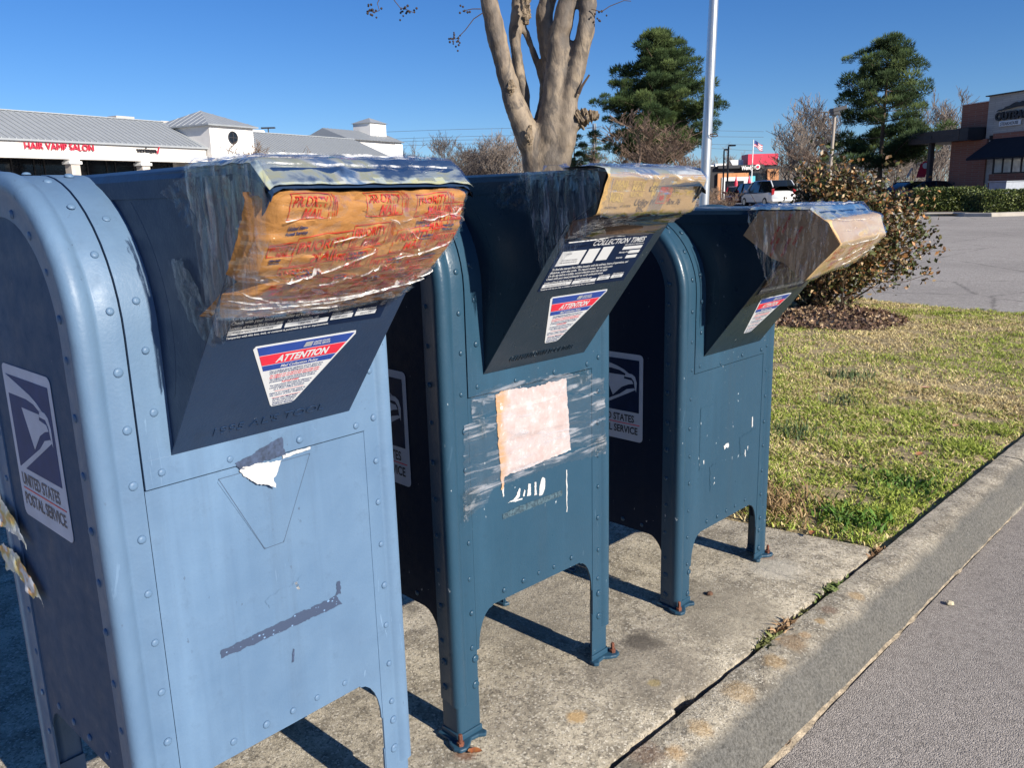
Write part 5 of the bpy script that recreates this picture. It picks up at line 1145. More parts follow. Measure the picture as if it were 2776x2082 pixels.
def mbox(mb, s0, s1, o0, o1, z0, z1):
    return mb.add([MF(s, o, z) for z in (z0, z1) for s, o in ((s0, o0), (s1, o0), (s1, o1), (s0, o1))], [(0, 3, 2, 1), (4, 5, 6, 7), (0, 1, 5, 4), (1, 2, 6, 5), (2, 3, 7, 6), (3, 0, 4, 7)])
def mpart(nm, m, *bx, bevel=0):
    mb = MB()
    for b in bx: mbox(mb, *b)
    return mb.build(nm, m, mall, bevel=bevel)
RB = -4.2; _, ZR = back(6, 6.66, RB)
mpart('shop_wall', m_stucco, (-16, 38, -12, -3.2, -.1, 5.0))
mpart('sign_band', m_stucco2, (-16, 14.4, -.5, .02, 4.54, 5.06)); mpart('beam', m_trim, (-16, 14.4, -.55, .12, 4.20, 4.53)); mpart('beam_shadow_board', m_stucco, (-16, 14.4, -.6, .06, 4.10, 4.20))
mpart('sign_band', m_stucco2, (18.6, 36.4, -.5, .02, 4.30, 4.86)); mpart('beam', m_trim, (18.6, 36.4, -.55, .12, 3.9, 4.3))
mpart('soffit', m_dark, (-16, 14.4, -3.2, -.5, 4.30, 4.36), (18.6, 36.4, -3.2, -.5, 4.1, 4.16))
for k in range(11):
    s0 = -15.6+4.95*k
    if s0 < 36 and not 14 < s0+2 < 18.6:
        g_ = mpart('shop_window', m_glass, (s0+.02, s0+4.93, -3.2, -3.14, .1, 4.29)); mb = MB()
        for t in (0, 1.45, 2.9, 4.3): mbox(mb, s0+.2+t, s0+.28+t, -3.14, -3.08, .1, 4.28)
        mb.build('mullion', m_dark, g_)
for s in (-5.85, -.9, 4.07, 9.02, 23.2, 28.1, 33.0):
    c_ = mpart('column', m_stone, (s+.02, s+.60, -.5, .10, .0, 3.78)); mb = MB(); mbox(mb, s-.10, s+.72, -.62, .20, 3.80, 3.98); mbox(mb, s+.0, s+.62, -.55, .14, 3.98, 4.62); mb.build('capital', m_trim, c_, bevel=.03)
def roof(s0, s1, ze, zr, oe, orr, verge=0.0):
    mb = MB(); P = [MF(s0, oe, ze), MF(s1, oe, ze), MF(s1-verge, orr, zr), MF(s0, orr, zr)]
    mb.add(P+[(x, y, z-.12) for x, y, z in P], [(0, 1, 2, 3), (7, 6, 5, 4), (0, 4, 5, 1), (1, 5, 6, 2), (2, 6, 7, 3), (3, 7, 4, 0)]); rf = mb.build('roof', m_metalroof, mall)
    mb = MB(); mbox(mb, s0, s1, oe-.02, oe+.06, ze-.10, ze+.0); mb.build('gutter', m_seam, rf)
    mb = MB(); mbox(mb, s0, s1-verge, orr-.12, orr+.12, zr, zr+.06); mb.build('ridge_cap', m_seam, rf)
    mb = MB(); mb.add([(MD[0]*t+MN[0]*o, MD[1]*t+MN[1]*o, z) for t in (-.025, .025) for o, z in ((oe, ze), (orr, zr), (orr, zr+.07), (oe, ze+.07))], [(0, 1, 2, 3), (7, 6, 5, 4), (3, 2, 6, 7), (0, 3, 7, 4), (1, 5, 6, 2)])
    me = mesh_of(mb, m_seam, 'roof_seam'); s = s0+.2
    while s < s1-.1:
        if verge == 0 or s < s1-verge: inst(me, 'roof_seam', rf, MF(s, 0, 0))
        s += .42
    return rf
roof(-16, 14.5, 5.14, ZR, .14, RB); _, ZR2 = back(24, 6.42, RB); _s2, _ = back(30.6, 6.36, RB); roof(18.5, 36.4, 4.92, ZR2, .14, RB, 36.4-_s2)
# tower
mpart('tower', m_stucco, (14.5, 18.55, -5.5, .5, 0, 6.72)); mpart('tower_panel', m_trim, (15.0, 18.1, .5, .56, 4.2, 6.3))
mb = MB(); a0, a1, o0, o1, ze = 14.2, 18.85, -5.8, .8, 6.72; ap = MF(16.5, -2.5, 7.95)
mb.add([MF(a0, o1, ze), MF(a1, o1, ze), MF(a1, o0, ze), MF(a0, o0, ze), ap, MF(a0, o1, ze-.1), MF(a1, o1, ze-.1), MF(a1, o0, ze-.1), MF(a0, o0, ze-.1)], [(0, 1, 4), (1, 2, 4), (2, 3, 4), (3, 0, 4), (0, 5, 6, 1), (1, 6, 7, 2), (2, 7, 8, 3), (3, 8, 5, 0), (8, 7, 6, 5)]); tr_ = mb.build('tower_roof', m_metalroof, mall)
for k in range(1, 10):
    t = k/10; e = Vector(MF(a0+(a1-a0)*t, o1, ze)); apx = Vector(ap); f = 1-abs(t-.5)*2; tp = Vector(MF(a0+(a1-a0)*t, o1+(-2.5-o1)*f, ze+(7.95-ze)*f)); mb = MB(); mb.tube([e, tp], .03, 4); mb.build('roof_seam', m_seam, tr_)
for k in range(1, 10):
    t = k/10; f = 1-abs(t-.5)*2; mb = MB(); mb.tube([MF(a0, o0+(o1-o0)*t, ze), MF(a0+(16.5-a0)*f, o0+(o1-o0)*t, ze+(7.95-ze)*f)], .03, 4); mb.build('roof_seam', m_seam, tr_)
wc = (16.5, 5.88); mb = MB(); mb.add([MF(wc[0]+.40*math.cos(a), .60, wc[1]+.40*math.sin(a)) for a in np.linspace(0, 2*math.pi, 25)[:-1]], [tuple(range(24))]); wn_ = mb.build('round_window', m_glass, mall)
mb = MB(); mb.tube([MF(wc[0]+.42*math.cos(a), .61, wc[1]+.42*math.sin(a)) for a in np.linspace(0, 2*math.pi, 25)], .04, 5, False); mb.build('window_ring', m_dark, wn_)
mb = MB(); mbox(mb, wc[0]-.03, wc[0]+.03, .59, .64, wc[1]-.40, wc[1]+.40); mb.build('glazing_bar', m_dark, wn_); mb = MB(); mbox(mb, wc[0]-.40, wc[0]+.40, .59, .635, wc[1]-.03, wc[1]+.03); mb.build('glazing_bar', m_dark, wn_)
mb = MB(); mb.tube([MF(15.0, .62, 4.30), MF(15.0, .7, 4.45)], .14, 10); mb.build('wall_lamp', m_trim, mall)
# end block with gabled roof and cupola
OB = -5.0
e0, z0 = back(30.6, 6.4, OB); e1, _ = back(37.5, 6.4, OB); _, z1 = back(34, 7.2, OB-2.5); c0, cz0 = back(32.35, 7.05, OB-2); c1, cz1 = back(34.6, 7.9, OB-2); _, cz2 = back(33.4, 8.3, OB-3)
_, zw = back(34, 6.45, OB)
mpart('end_block', m_stucco, (e0-.8, e1, OB-6, OB, 0, zw)); mpart('block_pilaster', m_trim, (e1-1.2, e1+.02, OB, OB+.12, 0, zw-.2))
mb = MB(); g0, g1 = e0-1.1, e1+.2; zt_ = zw-.05
mb.add([MF(g0, OB+.4, zt_), MF(g1, OB+.4, zt_), MF(g1, OB-2.8, z1), MF(g0, OB-2.8, z1), MF(g0, OB-6.2, zt_), MF(g1, OB-6.2, zt_)], [(0, 1, 2, 3), (3, 2, 5, 4), (0, 3, 4), (1, 5, 2), (0, 4, 5, 1)]); br = mb.build('block_roof', m_metalroof, mall)
for k in range(18):
    s = g0+.2+(g1-g0-.4)*k/17; mb = MB(); mb.tube([MF(s, OB+.4, zt_+.02), MF(s, OB-2.8, z1+.02)], .03, 4); mb.build('roof_seam', m_seam, br)
cu = mpart('cupola', m_stucco, (c0, c1, OB-3.6, OB-1.4, z1-.6, cz1)); mb = MB(); mb.add([MF(c0-.15, OB-1.2, cz1), MF(c1+.15, OB-1.2, cz1), MF(c1+.15, OB-3.8, cz1), MF(c0-.15, OB-3.8, cz1), MF((c0+c1)/2, OB-2.5, cz2)], [(0, 1, 4), (1, 2, 4), (2, 3, 4), (3, 0, 4), (3, 2, 1, 0)]); mb.build('cupola_roof', m_metalroof, cu)
# rooftop units
for s, z, w, h, m_ in ((8.3, 6.85, 1.5, .28, m_signblk), (11.4, 6.75, 1.0, .2, m_signblk)):
    s_, z_ = back(s, z, -7); mpart('rooftop_unit', m_stone, (s_-w/2, s_+w/2, -8, -7, z_-1.2, z_))
s_, z_ = back(19.2, 6.62, -7); mpart('rooftop_unit', m_stucco, (s_-.4, s_+1.2, -8, -7, z_-1.4, z_))
# shop signs
def msign(nm, txt, s, z, size, width, m_, label, bold=.0, shear=0):
    mb = MB(); text_on(mb, txt, lambda a, b, c: MF(s+a, .14+c, z+b), 0, 0, size, width=width, bold=bold, extrude=.06, shear=shear); return mb.build(nm, m_, mall, label=label)
msign('shop_sign', 'HAIR VAMP SALON', 1.40, 4.60, .54, 4.3, m_signred, 'red channel-letter salon sign', -.002)
vz = msign('shop_sign', 'verizon', 8.74, 4.64, .46, 1.45, m_signblk, 'black phone shop sign with a red tick', .004)
mb = MB(); mb.prism([(0, .12), (.05, .06), (.08, .02), (.20, .36), (.26, .36), (.10, -.08), (.06, -.08), (-.04, .10)], lambda a, b, h: MF(10.22+a, .14+h, 4.66+b), .06); mb.build('red_tick', m_signred, vz)
mb = MB(); mb.tube([MF(27.4+.5*math.cos(a), .2, 4.66+.14*math.sin(a)) for a in np.linspace(0, 6.28, 12)], .09, 5); mb.build('shop_sign', m_green, mall)
mb = MB()
for k in range(7): mbox(mb, 28.6+.42*k, 28.9+.42*k, .05, .16, 4.55, 4.82)
mb.build('shop_sign', m_signred, mall)
lp = at(1395/1.9235, 250+190/1.9235, 70); 
def lamp_post(u, vt, dep, label, heads, m_=None, r_=.06, vb=None, ub=None):
    t = at(u, vt, dep); g = gz(t.x, t.y); b = Vector((t.x, t.y, g))
    if ub: e = at(ub, vb, dep); dz = (t-e)/(t.z-e.z); b = e-dz*(e.z-g)
    r0 = empty('lamp_post', tuple(b), 0, label=label, cat='lamp post'); mb = MB(); mb.tube([(0, 0, 0), tuple((t-b)*.5), tuple(t-b)], [r_*1.2, r_, r_*.85], 8); mb.build('pole', m_ or m_dark, r0, smooth=60)
    mb = MB(); mb.lathe([(r_*2.4, 0), (r_*2.4, .5), (r_*1.4, .55)], 10); mb.build('footing', m_stone, r0)
    for dx0, dx1, th, ti in heads:
        mb = MB(); c = t-b; rr0, rr1 = rdir*dx0, rdir*dx1
        P = [c+rr0+Vector((0, 0, 0)), c+rr1+Vector((0, 0, ti))]; w_ = ddir*.14
        mb.add([P[0]-w_, P[1]-w_, P[1]+w_, P[0]+w_]+[q_+Vector((0, 0, th)) for q_ in (P[0]-w_, P[1]-w_, P[1]+w_, P[0]+w_)], [(0, 3, 2, 1), (4, 5, 6, 7), (0, 1, 5, 4), (1, 2, 6, 5), (2, 3, 7, 6), (3, 0, 4, 7)]); mb.build('lamp_head', m_dark, r0, bevel=.02)
    return r0
lamp_post(727, 348, 75, 'distant double-headed lamp post above the mall roof', [(-.6, .6, .12, 0)])
m_rustpole = NT('rust_stained_pole'); _v = m_rustpole.sep(); _f = m_rustpole.ramp(m_rustpole.math('ADD', m_rustpole.math('MULTIPLY', _v[2], .35), m_rustpole.noise(3, 4)), [(.55, 1), (1.1, 0)]); m_rustpole = m_rustpole.set(m_rustpole.mix(_f, (.34, .29, .24), (.33, .12, .04)), .8)
lamp_post(2263, 312, 26, 'tall rust-stained lamp post rising behind the leafy shrub', [(-.10, .10, .10, 0)], m_rustpole, .055, 493, 2248)
_lp = bpy.data.objects['lamp_post.001'] if 'lamp_post.001' in bpy.data.objects else None
t_ = at(2263, 308, 26); mb = MB(); b_ = Vector(_lp.location)
def slab(mb, a, b, w, th):
    a, b = Vector(a), Vector(b); up = Vector((0, 0, th)); ww = ddir*w; mb.add([a-ww, b-ww, b+ww, a+ww, a-ww+up, b-ww+up, b+ww+up, a+ww+up], [(0, 3, 2, 1), (4, 5, 6, 7), (0, 1, 5, 4), (1, 2, 6, 5), (2, 3, 7, 6), (3, 0, 4, 7)])
slab(mb, t_-b_-rdir*.12+Vector((0, 0, .03)), t_-b_+rdir*.30+Vector((0, 0, .12)), .16, .12); mb.build('lamp_head', m_dark, _lp, bevel=.02)
lamp_post(2236, 305, 80, 'slender twin-arm lamp post among the bare trees', [(-.75, .75, .10, 0)], None, .09)
lamp_post(1963, 407, 70, 'shorter dark lamp post in front of the red-box restaurant', [(0, .35, .12, 0)], None, .07)
lamp_post(1975, 396, 68, 'taller dark lamp post with a wide head by the red-box restaurant', [(0, .55, .12, 0)], None, .075)
# wires and pylon
pyl = at(1611, 334, 240); g = .2; pr = empty('pylon', (pyl.x, pyl.y, g), 0, label='distant lattice pylon peeping beside the tree burr', cat='pylon'); H = pyl.z-g
mb = MB()
for sx_ in (-1, 1):
    for sy_ in (-1, 1): mb.tube([(sx_*1.8, sy_*1.8, 0), (sx_*.5, sy_*.5, H*.6), (sx_*.25, sy_*.25, H)], .14, 4)
    for k in range(8): z = H*k/8; w0 = 1.8-1.5*min(1, z/H*1.3); w1 = 1.8-1.5*min(1, (z+H/8)/H*1.3); mb.tube([(-w0, sx_*w0, z), (w1, sx_*w1, z+H/8)], .08, 4); mb.tube([(w0, sx_*w0, z), (-w1, sx_*w1, z+H/8)], .08, 4)
for z in (.72, .84, .95): mb.tube([(-2.6, 0, H*z), (2.6, 0, H*z)], .12, 4)
mb.build('lattice', m_seam, pr)
for i, (a, b, c) in enumerate([((700, 372), (1390, 347), (2070, 356)), ((700, 392), (1370, 367), (2070, 371)), ((700, 410), (1340, 388), (2070, 392)), ((700, 402), (1360, 378), (2070, 409))]):
    P = [at(a[0], a[1], 200), at(b[0], b[1], 210), at(c[0], c[1], 225)]; mb = MB(); pts, w = smooth_path(P, [.05]*3, 8); mb.tube(pts, w, 4, False); mb.build('power_line', m_dark, None, label='power line across the sky, number %s from the top' % ('one', 'two', 'three', 'four')[i] if False else ['topmost thin power line across the sky', 'second thin power line from the top', 'lowest thin power line above the far wood', 'thin power line just above the lowest one'][i], cat='power line')
# ------------------------------------------------------------------ restaurant with red box
m_brickO = NT('tan_brick'); _b = m_brickO.node('ShaderNodeTexBrick'); _b.inputs['Scale'].default_value = 4; _b.inputs[1].default_value = (.50, .22, .09, 1); _b.inputs[2].default_value = (.58, .27, .12, 1); _b.inputs[3].default_value = (.45, .25, .14, 1); m_brickO.lk(m_brickO.co(), _b.inputs[0]); m_brickO = m_brickO.set(_b.outputs[0], .85)
wend = at(1900+200/8.73, 500, 95); wz = gz(wend.x, wend.y)
wr = empty('restaurant', (wend.x, wend.y, wz), YAW, label='black and tan restaurant with a bright red box on its roof', cat='building')
KW = 95/FPX/8.73
def wx(px): return (px-200)*KW
def wzz(py, px=1000): return at(1900+px/8.73, 380+py/8.73, 95).z-wz
def wpart(nm, m_, x0, x1, y0, y1, o0, o1, par=None, bevel=0):
    mb = MB(); mb.box((wx(x0), -o1, max(0, wzz(y1, (x0+x1)/2))), (wx(x1), -o0, wzz(y0, (x0+x1)/2))); return mb.build(nm, m_, par or wr, bevel=bevel)
wpart('black_block', m_signblk, 200, 1770, 600, 1500, -8, 0); fb = wpart('fascia', m_dark, 370, 1420, 585, 660, 0, .5)
wpart('brick_wall', m_brickO, 375, 1080, 775, 1500, 0, .3); ww_ = wpart('white_surround', m_trim, 465, 1075, 870, 1500, .3, .4); wpart('window', m_glass, 550, 970, 960, 1500, .4, .44, ww_)
wpart('brick_wall', m_brickO, 1510, 1765, 680, 1500, .0, .4); wpart('entrance_glass', m_glass, 1290, 1500, 770, 1500, 0, .06); wpart('entrance_glass', m_glass, 1085, 1280, 770, 1500, 0, .05)
wpart('red_box', m_signred, 1060, 1750, 320, 585, -2.5, .2); wpart('poster', flat('cyan_poster', (.10, .50, .60), .6), 1125, 1245, 845, 1020, .05, .15)
mb = MB(); mb.prism([(wx(690), wzz(455)), (wx(1000), wzz(455)), (wx(1000), wzz(585)), (wx(760), wzz(585))], lambda a, b, h: (a, -.6-h+1.5, b), .3); mb.build('roof_screen', m_trim, wr)
wpart('roof_unit', m_trim, 430, 680, 530, 600, -4, -2); wpart('roof_unit', m_trim, 290, 390, 565, 600, -4, -2)
mb = MB(); text_on(mb, "Wendy's", lambda a, b, c: (wx(895)+a, -.62-c, wzz(705)+b+.06*a), 0, 0, .62, width=wx(1195)-wx(895), bold=.02, extrude=.04, shear=.1); ws = mb.build('name_sign', m_trim, wr, label='white script name sign')
mb = MB(); mb.prism([(wx(1262)+.28*math.cos(a), wzz(640)+.28*math.sin(a)) for a in np.linspace(0, 6.283, 21)[:-1]], lambda a, b, h: (a, -.55-h, b), .12); ds = mb.build('round_sign', m_trim, wr)
mb = MB(); mb.prism([(wx(1262)+.16*math.cos(a), wzz(640)+.16*math.sin(a)) for a in np.linspace(0, 6.283, 17)[:-1]], lambda a, b, h: (a, -.68-h, b), .03); mb.build('round_sign_centre', m_signred, ds)
for x, lab in ((835, 'folded red umbrella in front of the white surround'), (1145, 'folded red umbrella beside the cyan poster')):
    p = at(1900+x/8.73, 485, 92); g = gz(p.x, p.y); e = empty('folded_umbrella', (p.x, p.y, g), 0, label=lab, cat='umbrella'); mb = MB(); mb.lathe([(.06, .8), (.22, 1.2), (.18, 1.9), (.05, 2.5), (.02, 2.6)], 8); mb.build('canopy', m_signred, e); mb = MB(); mb.lathe([(.025, 0), (.025, 2.65)], 6); mb.build('pole', m_dark, e)
# flag on its pole
t_ = at(1900+1245/8.73, 378, 88); b_ = at(1900+1195/8.73, 495, 88); g = gz(t_.x, t_.y); dz = (t_-b_)/(t_.z-b_.z); bb = b_-dz*(b_.z-g)
fl = empty('flag_with_pole', tuple(bb), 0, label='white flagpole with a small striped flag near the red-box restaurant', cat='flag'); mb = MB(); mb.tube([(0, 0, 0), tuple(t_-bb)], [.07, .045], 8); mb.build('pole', m_trim, fl)
tp = t_-bb
def FL(u, v): return tp+rdir*(.12+.85*u)+Vector((0, 0, -.05-.62*v-.55*u+.05*math.sin(u*7)))+ddir*(.06*math.sin(u*8+v))
m_flagblue = flat('flag_blue', (.03, .05, .2), .7)
for k in range(7):
    mb = MB(); mb.grid(lambda u, v: tuple(FL((.42 if k < 4 else 0)+(.58 if k < 4 else 1)*u, (k+v)/7)), 8, 1); mb.build('flag_stripe', m_signred if k % 2 == 0 else m_trim, fl)
mb = MB(); mb.grid(lambda u, v: tuple(FL(.42*u, v*4/7)), 4, 3); mb.build('flag_canton', m_flagblue, fl)
# ------------------------------------------------------------------ steakhouse on the right
def brick_mat(name, c1, c2, mo, sc, sq=.5):
    q = NT(name); b = q.node('ShaderNodeTexBrick'); b.inputs['Scale'].default_value = sc
    for i, c in ((1, c1), (2, c2), (3, mo)): b.inputs[i].default_value = tuple(c)+(1,)
    b.inputs['Mortar Size'].default_value = .012; b.inputs['Row Height'].default_value = .12; b.inputs['Brick Width'].default_value = .4
    v = q.sep(); cb = q.node('ShaderNodeCombineXYZ'); q.lk(q.math('ADD', v[0], v[1]), cb.inputs[0]); q.lk(v[2], cb.inputs[1]); q.lk(cb.outputs[0], b.inputs[0])
    n_ = q.noise(.9, 4); c = q.mix(q.math('MULTIPLY', n_, .35), b.outputs[0], [a*.6 for a in c1])
    return q.set(c, .9)
m_brickR = brick_mat('red_brown_brick', (.30, .115, .075), (.36, .15, .10), (.30, .2, .16), 1.0)
m_ledge = brick_mat('grey_ledge_stone', (.46, .42, .37), (.56, .52, .46), (.4, .36, .32), 1.0)
m_navyc = flat('black_awning', (.012, .013, .02), .9, var=.2, sc=3)
m_brown = flat('dark_brown_metal', (.06, .05, .048), .6, var=.15, sc=2)
m_pane = flat('painted_reflection_pane', (.55, .60, .58), .08, var=.25, sc=2.5, spec=.9)  # pale base colour stands in for bright reflections in the glass
KO = 1.25; OP0 = CAM[:2]+(np.array([-10.72, 44.28])-CAM[:2])*KO; OD = np.array([-.864, .504]); ON = np.array([-.504, -.864])
ost = empty('steakhouse', (OP0[0], OP0[1], 0), 0, label='brick and grey stone steakhouse with a black awning at the right edge', cat='building')
def OF(s, o, z): return (OD[0]*s*KO+ON[0]*o, OD[1]*s*KO+ON[1]*o, 1.2082+(z-1.2082)*KO if z > .3 else z)
def opart(nm, m_, s0, s1, o0, o1, z0, z1, par=None, bevel=0):
    mb = MB(); mb.add([OF(s, o, z) for z in (z0, z1) for s, o in ((s0, o0), (s1, o0), (s1, o1), (s0, o1))], [(0, 3, 2, 1), (4, 5, 6, 7), (0, 1, 5, 4), (1, 2, 6, 5), (2, 3, 7, 6), (3, 0, 4, 7)]); return mb.build(nm, m_, par or ost, bevel=bevel)
opart('stone_wall', m_ledge, -7, 2.62, -6, 0, 0, 5.42); opart('parapet_cap', m_brown, -7.1, 2.75, -6.1, .15, 5.42, 5.47)
opart('brick_wing', m_brickR, 2.62, 4.66, -6, -.35, 0, 5.22); opart('wing_cap', m_trim, 2.62, 4.72, -6.1, -.28, 5.22, 5.26)
opart('lower_brick', m_brickR, 2.40, 4.78, -.35, .12, 0, 3.42); opart('wall_vent', m_dark, 4.30, 4.38, .12, .14, 1.25, 1.36)
cn = opart('canopy', m_brown, 2.75, 6.95, -3.0, 1.2, 3.40, 3.98)
for k in range(5): opart('canopy_board', m_brown, 3.3, 6.97, 1.2, 1.23, 3.41+.115*k, 3.50+.115*k, cn)
opart('canopy_side', m_signblk, 2.70, 3.25, -3, 1.24, 3.38, 3.99, cn); opart('canopy_plaque', m_dark, 5.2, 6.4, 1.23, 1.28, 3.58, 3.78, cn)
opart('canopy_post', m_brown, 5.50, 5.70, .6, .9, 0, 3.4); opart('canopy_post', m_brown, 6.7, 6.85, -2.8, -2.5, 0, 3.4)
opart('entrance_header', m_dark, 4.78, 5.6, -2.0, -1.8, 2.95, 3.4); opart('entrance_wall', m_brickR, 4.78, 5.0, -3, -.4, 0, 3.4)
opart('red_band', m_brickR, -7, 2.08, 0, .10, 3.36, 3.63)
mb = MB(); A = [OF(2.05, .10, 3.38), OF(-7, .10, 3.38), OF(-7, 1.3, 2.46), OF(2.62, 1.3, 2.48)]; mb.add(A+[(x, y, z-.12) for x, y, z in A[2:]]+[OF(2.05, .1, 2.5), OF(-7, .1, 2.5)], [(0, 3, 2, 1), (3, 5, 4, 2), (0, 6, 5, 3), (6, 7, 4, 5)]); mb.build('awning', m_navyc, ost)
fr_ = opart('window_band', m_signblk, -7, 1.95, .0, .08, 1.70, 2.56)
for k in range(14):
    a = 1.78-.55*k; opart('pane', m_pane, a-.42, a, .08, .11, 1.76, 2.50, fr_)
opart('sill_brick', m_brickR, -7, 2.05, 0, .15, 0, 1.70)
mb = MB(); text_on(mb, 'OUTBACK', lambda a, b, c: OF(2.03-a, .12+c, 4.24+b), 0, 0, .50, width=2.35, bold=.022, extrude=.05); mb.build('name_sign', m_signblk, ost, label='dark slab-letter name sign')
pl = opart('sign_plate', m_trim, .50, 1.78, .04, .12, 3.92, 4.18, None, .03); mb = MB(); text_on(mb, 'STEAKHOUSE', lambda a, b, c: OF(1.68-a, .13+c, 3.975+b), 0, 0, .20, width=1.06, bold=.004); mb.build('plate_lettering', m_dark, pl)
mt = [(2.0, 4.66), (1.85, 4.72), (1.6, 4.73), (1.45, 4.82), (1.2, 4.85), (1.05, 4.93), (.85, 4.98), (.65, 4.93), (.5, 5.0), (.3, 4.95), (.1, 4.85), (-.1, 4.80), (-.4, 4.72), (-.4, 4.68), (.2, 4.76), (.8, 4.76), (1.4, 4.70)]
mb = MB(); mb.prism(mt, lambda a, b, h: OF(a, .06+h, b), .1); mb.build('mountain_emblem', m_signblk, ost); opart('wall_lamp', m_dark, 2.12, 2.17, 0, .25, 3.32, 3.55)
ub = at(2730, 505, 45); g = gz(ub.x, ub.y); ue = empty('utility_box', (ub.x, ub.y, g), YAW+.4, label='grey metal utility box behind the hedge by the steakhouse', cat='utility box'); mb = MB(); mb.box((-.75, -.5, 0), (.75, .5, 1.28)); mb.build('cabinet', flat('grey_box_paint', (.34, .37, .42), .5), ue, bevel=.03); mb = MB(); mb.box((-.8, -.55, 1.285), (.8, .55, 1.33)); mb.build('lid', flat('grey_lid_paint', (.38, .41, .46), .5), ue, bevel=.02)
# hedges, bed and far kerb
def hedge(label, c0, c1, dep, h, seed, n):
    a, b = Vector(c0), Vector(c1); L_ = (b-a); ln = L_.length; L_.normalize(); N_ = Vector((-L_.y, L_.x, 0)); rr = random.Random(seed); root = empty('hedge', tuple(a), 0, label=label, cat='hedge', group='clipped hedges before the steakhouse')
    mb = MB(); mb.add([N_*o+L_*s+Vector((0, 0, z)) for z in (0, h*.9) for s, o in ((.1, .1), (ln-.1, .1), (ln-.1, dep-.1), (.1, dep-.1))], [(0, 3, 2, 1), (4, 5, 6, 7), (0, 1, 5, 4), (1, 2, 6, 5), (2, 3, 7, 6), (3, 0, 4, 7)]); mb.build('hedge_core', flat('hedge_core_%d' % seed, (.02, .028, .01), .9), root)
    V = []; F_ = []; Cl = []
    for i in range(n):
        s = rr.uniform(0, ln); o = rr.uniform(0, dep); z = rr.uniform(.05, h); k = rr.random()
        if k < .34: z = h+.06*nz(s*2, o*2, seed)+rr.gauss(0, .03)
        elif k < .85: o = rr.gauss(.02, .05)+.06*nz(s*2, z*2, seed)
        elif k < .93: s = rr.gauss(0, .05)
        else: s = ln+rr.gauss(0, .05)
        leaf(V, F_, Cl, N_*o+L_*s+Vector((0, 0, z)), rr.uniform(.06, .11), rr, [(.07, .10, .022), (.11, .14, .032), (.045, .065, .016), (.16, .18, .045)])
    colored_mesh('foliage', V, F_, Cl, m_leaf, parent=root); return root
def gp(u, v, dep): p = at(u, v, dep); return (p.x, p.y, gz(p.x, p.y))
hedge('low clipped hedge in front of the steakhouse brick wing', gp(2480, 560, 38), gp(2668, 560, 37), 1.6, 1.06, 1, 7000)
hedge('nearer clipped hedge at the right edge of the picture', gp(2665, 570, 34.5), gp(2990, 560, 34.5), 1.6, .93, 2, 9000)
mb = MB(); k0, k1, k2 = gp(2655, 590, 33.3), gp(3100, 580, 33.3), gp(2400, 590, 36)
mb.add([(k2[0]-6, k2[1], -.0), (k0[0]-.4, k0[1]+.3, -.0), (k1[0], k1[1]+.3, 0), (k1[0]+8, k1[1]+30, .1), (k2[0]-8, k2[1]+9, .1)], [(0, 1, 2, 3, 4)]); mb.v = [(x, y, gz(x, y)+.09) for x, y, z in mb.v]; mb.build('planting_bed', m_mulch, kind='structure')
mb = MB(); P = [(k2[0], k2[1], gz(*k2[:2])-.02), (k0[0]-1.2, k0[1]+.9, gz(*k0[:2])-.02), (k0[0]-.4, k0[1]+.15, gz(*k0[:2])-.02), (k0[0]+.3, k0[1], gz(*k0[:2])-.02), (k1[0], k1[1], gz(*k1[:2])-.02)]; rows = []
for i, p_ in enumerate(P):
    a = Vector(P[max(i-1, 0)]); b = Vector(P[min(i+1, len(P)-1)]); t = (b-a).normalized(); N_ = Vector((t.y, -t.x, 0)); rows.append([Vector(p_)+N_*o+Vector((0, 0, z)) for o, z in ((.30, 0), (.27, .14), (.22, .17), (0, .17), (0, 0))])
mb.loft(rows, False, False); mb.build('far_kerb', flat('far_kerb_concrete', (.42, .38, .32), .9, var=.15, sc=3), kind='structure')
# feather banners
def banner(u, v0, v1, dep, w, m_, label):
    t = at(u, v0, dep); g = gz(t.x, t.y); H = t.z-g; e = empty('feather_banner', (t.x, t.y, g), 0, label=label, cat='banner'); lo = at(u, v1, dep).z-g
    mb = MB(); mb.tube([(0, 0, 0), (0, 0, H*.8), tuple(rdir*-.06+Vector((0, 0, H*1.0)))], .025, 6); mb.build('pole', m_dark, e)
    mb = MB(); mb.grid(lambda a, b: tuple(rdir*(-.03-w*a*(1 if b < .8 else 1-(b-.8)*1.5)-.25*(1-b))+Vector((0, 0, lo+(H-lo)*b))+ddir*.03*math.sin(6*b)), 6, 14); s = mb.build('sail', m_, e, smooth=60)
    return e, lo, H
e, lo, H = banner(2523, 436, 480, 58, .62, m_signred, 'red feather banner beside the steakhouse entrance')
mb = MB(); mb.prism([(-.36+.2*math.cos(a), lo+(H-lo)*.72+.2*math.sin(a)) for a in np.linspace(0, 6.283, 15)[:-1]], lambda a, b, h: tuple(rdir*a+Vector((0, 0, b))-ddir*(.06+h)), .01); mb.build('white_spot', m_trim, e)
banner(2476, 454, 480, 60, .16, m_trim, 'thin white feather banner left of the red one')
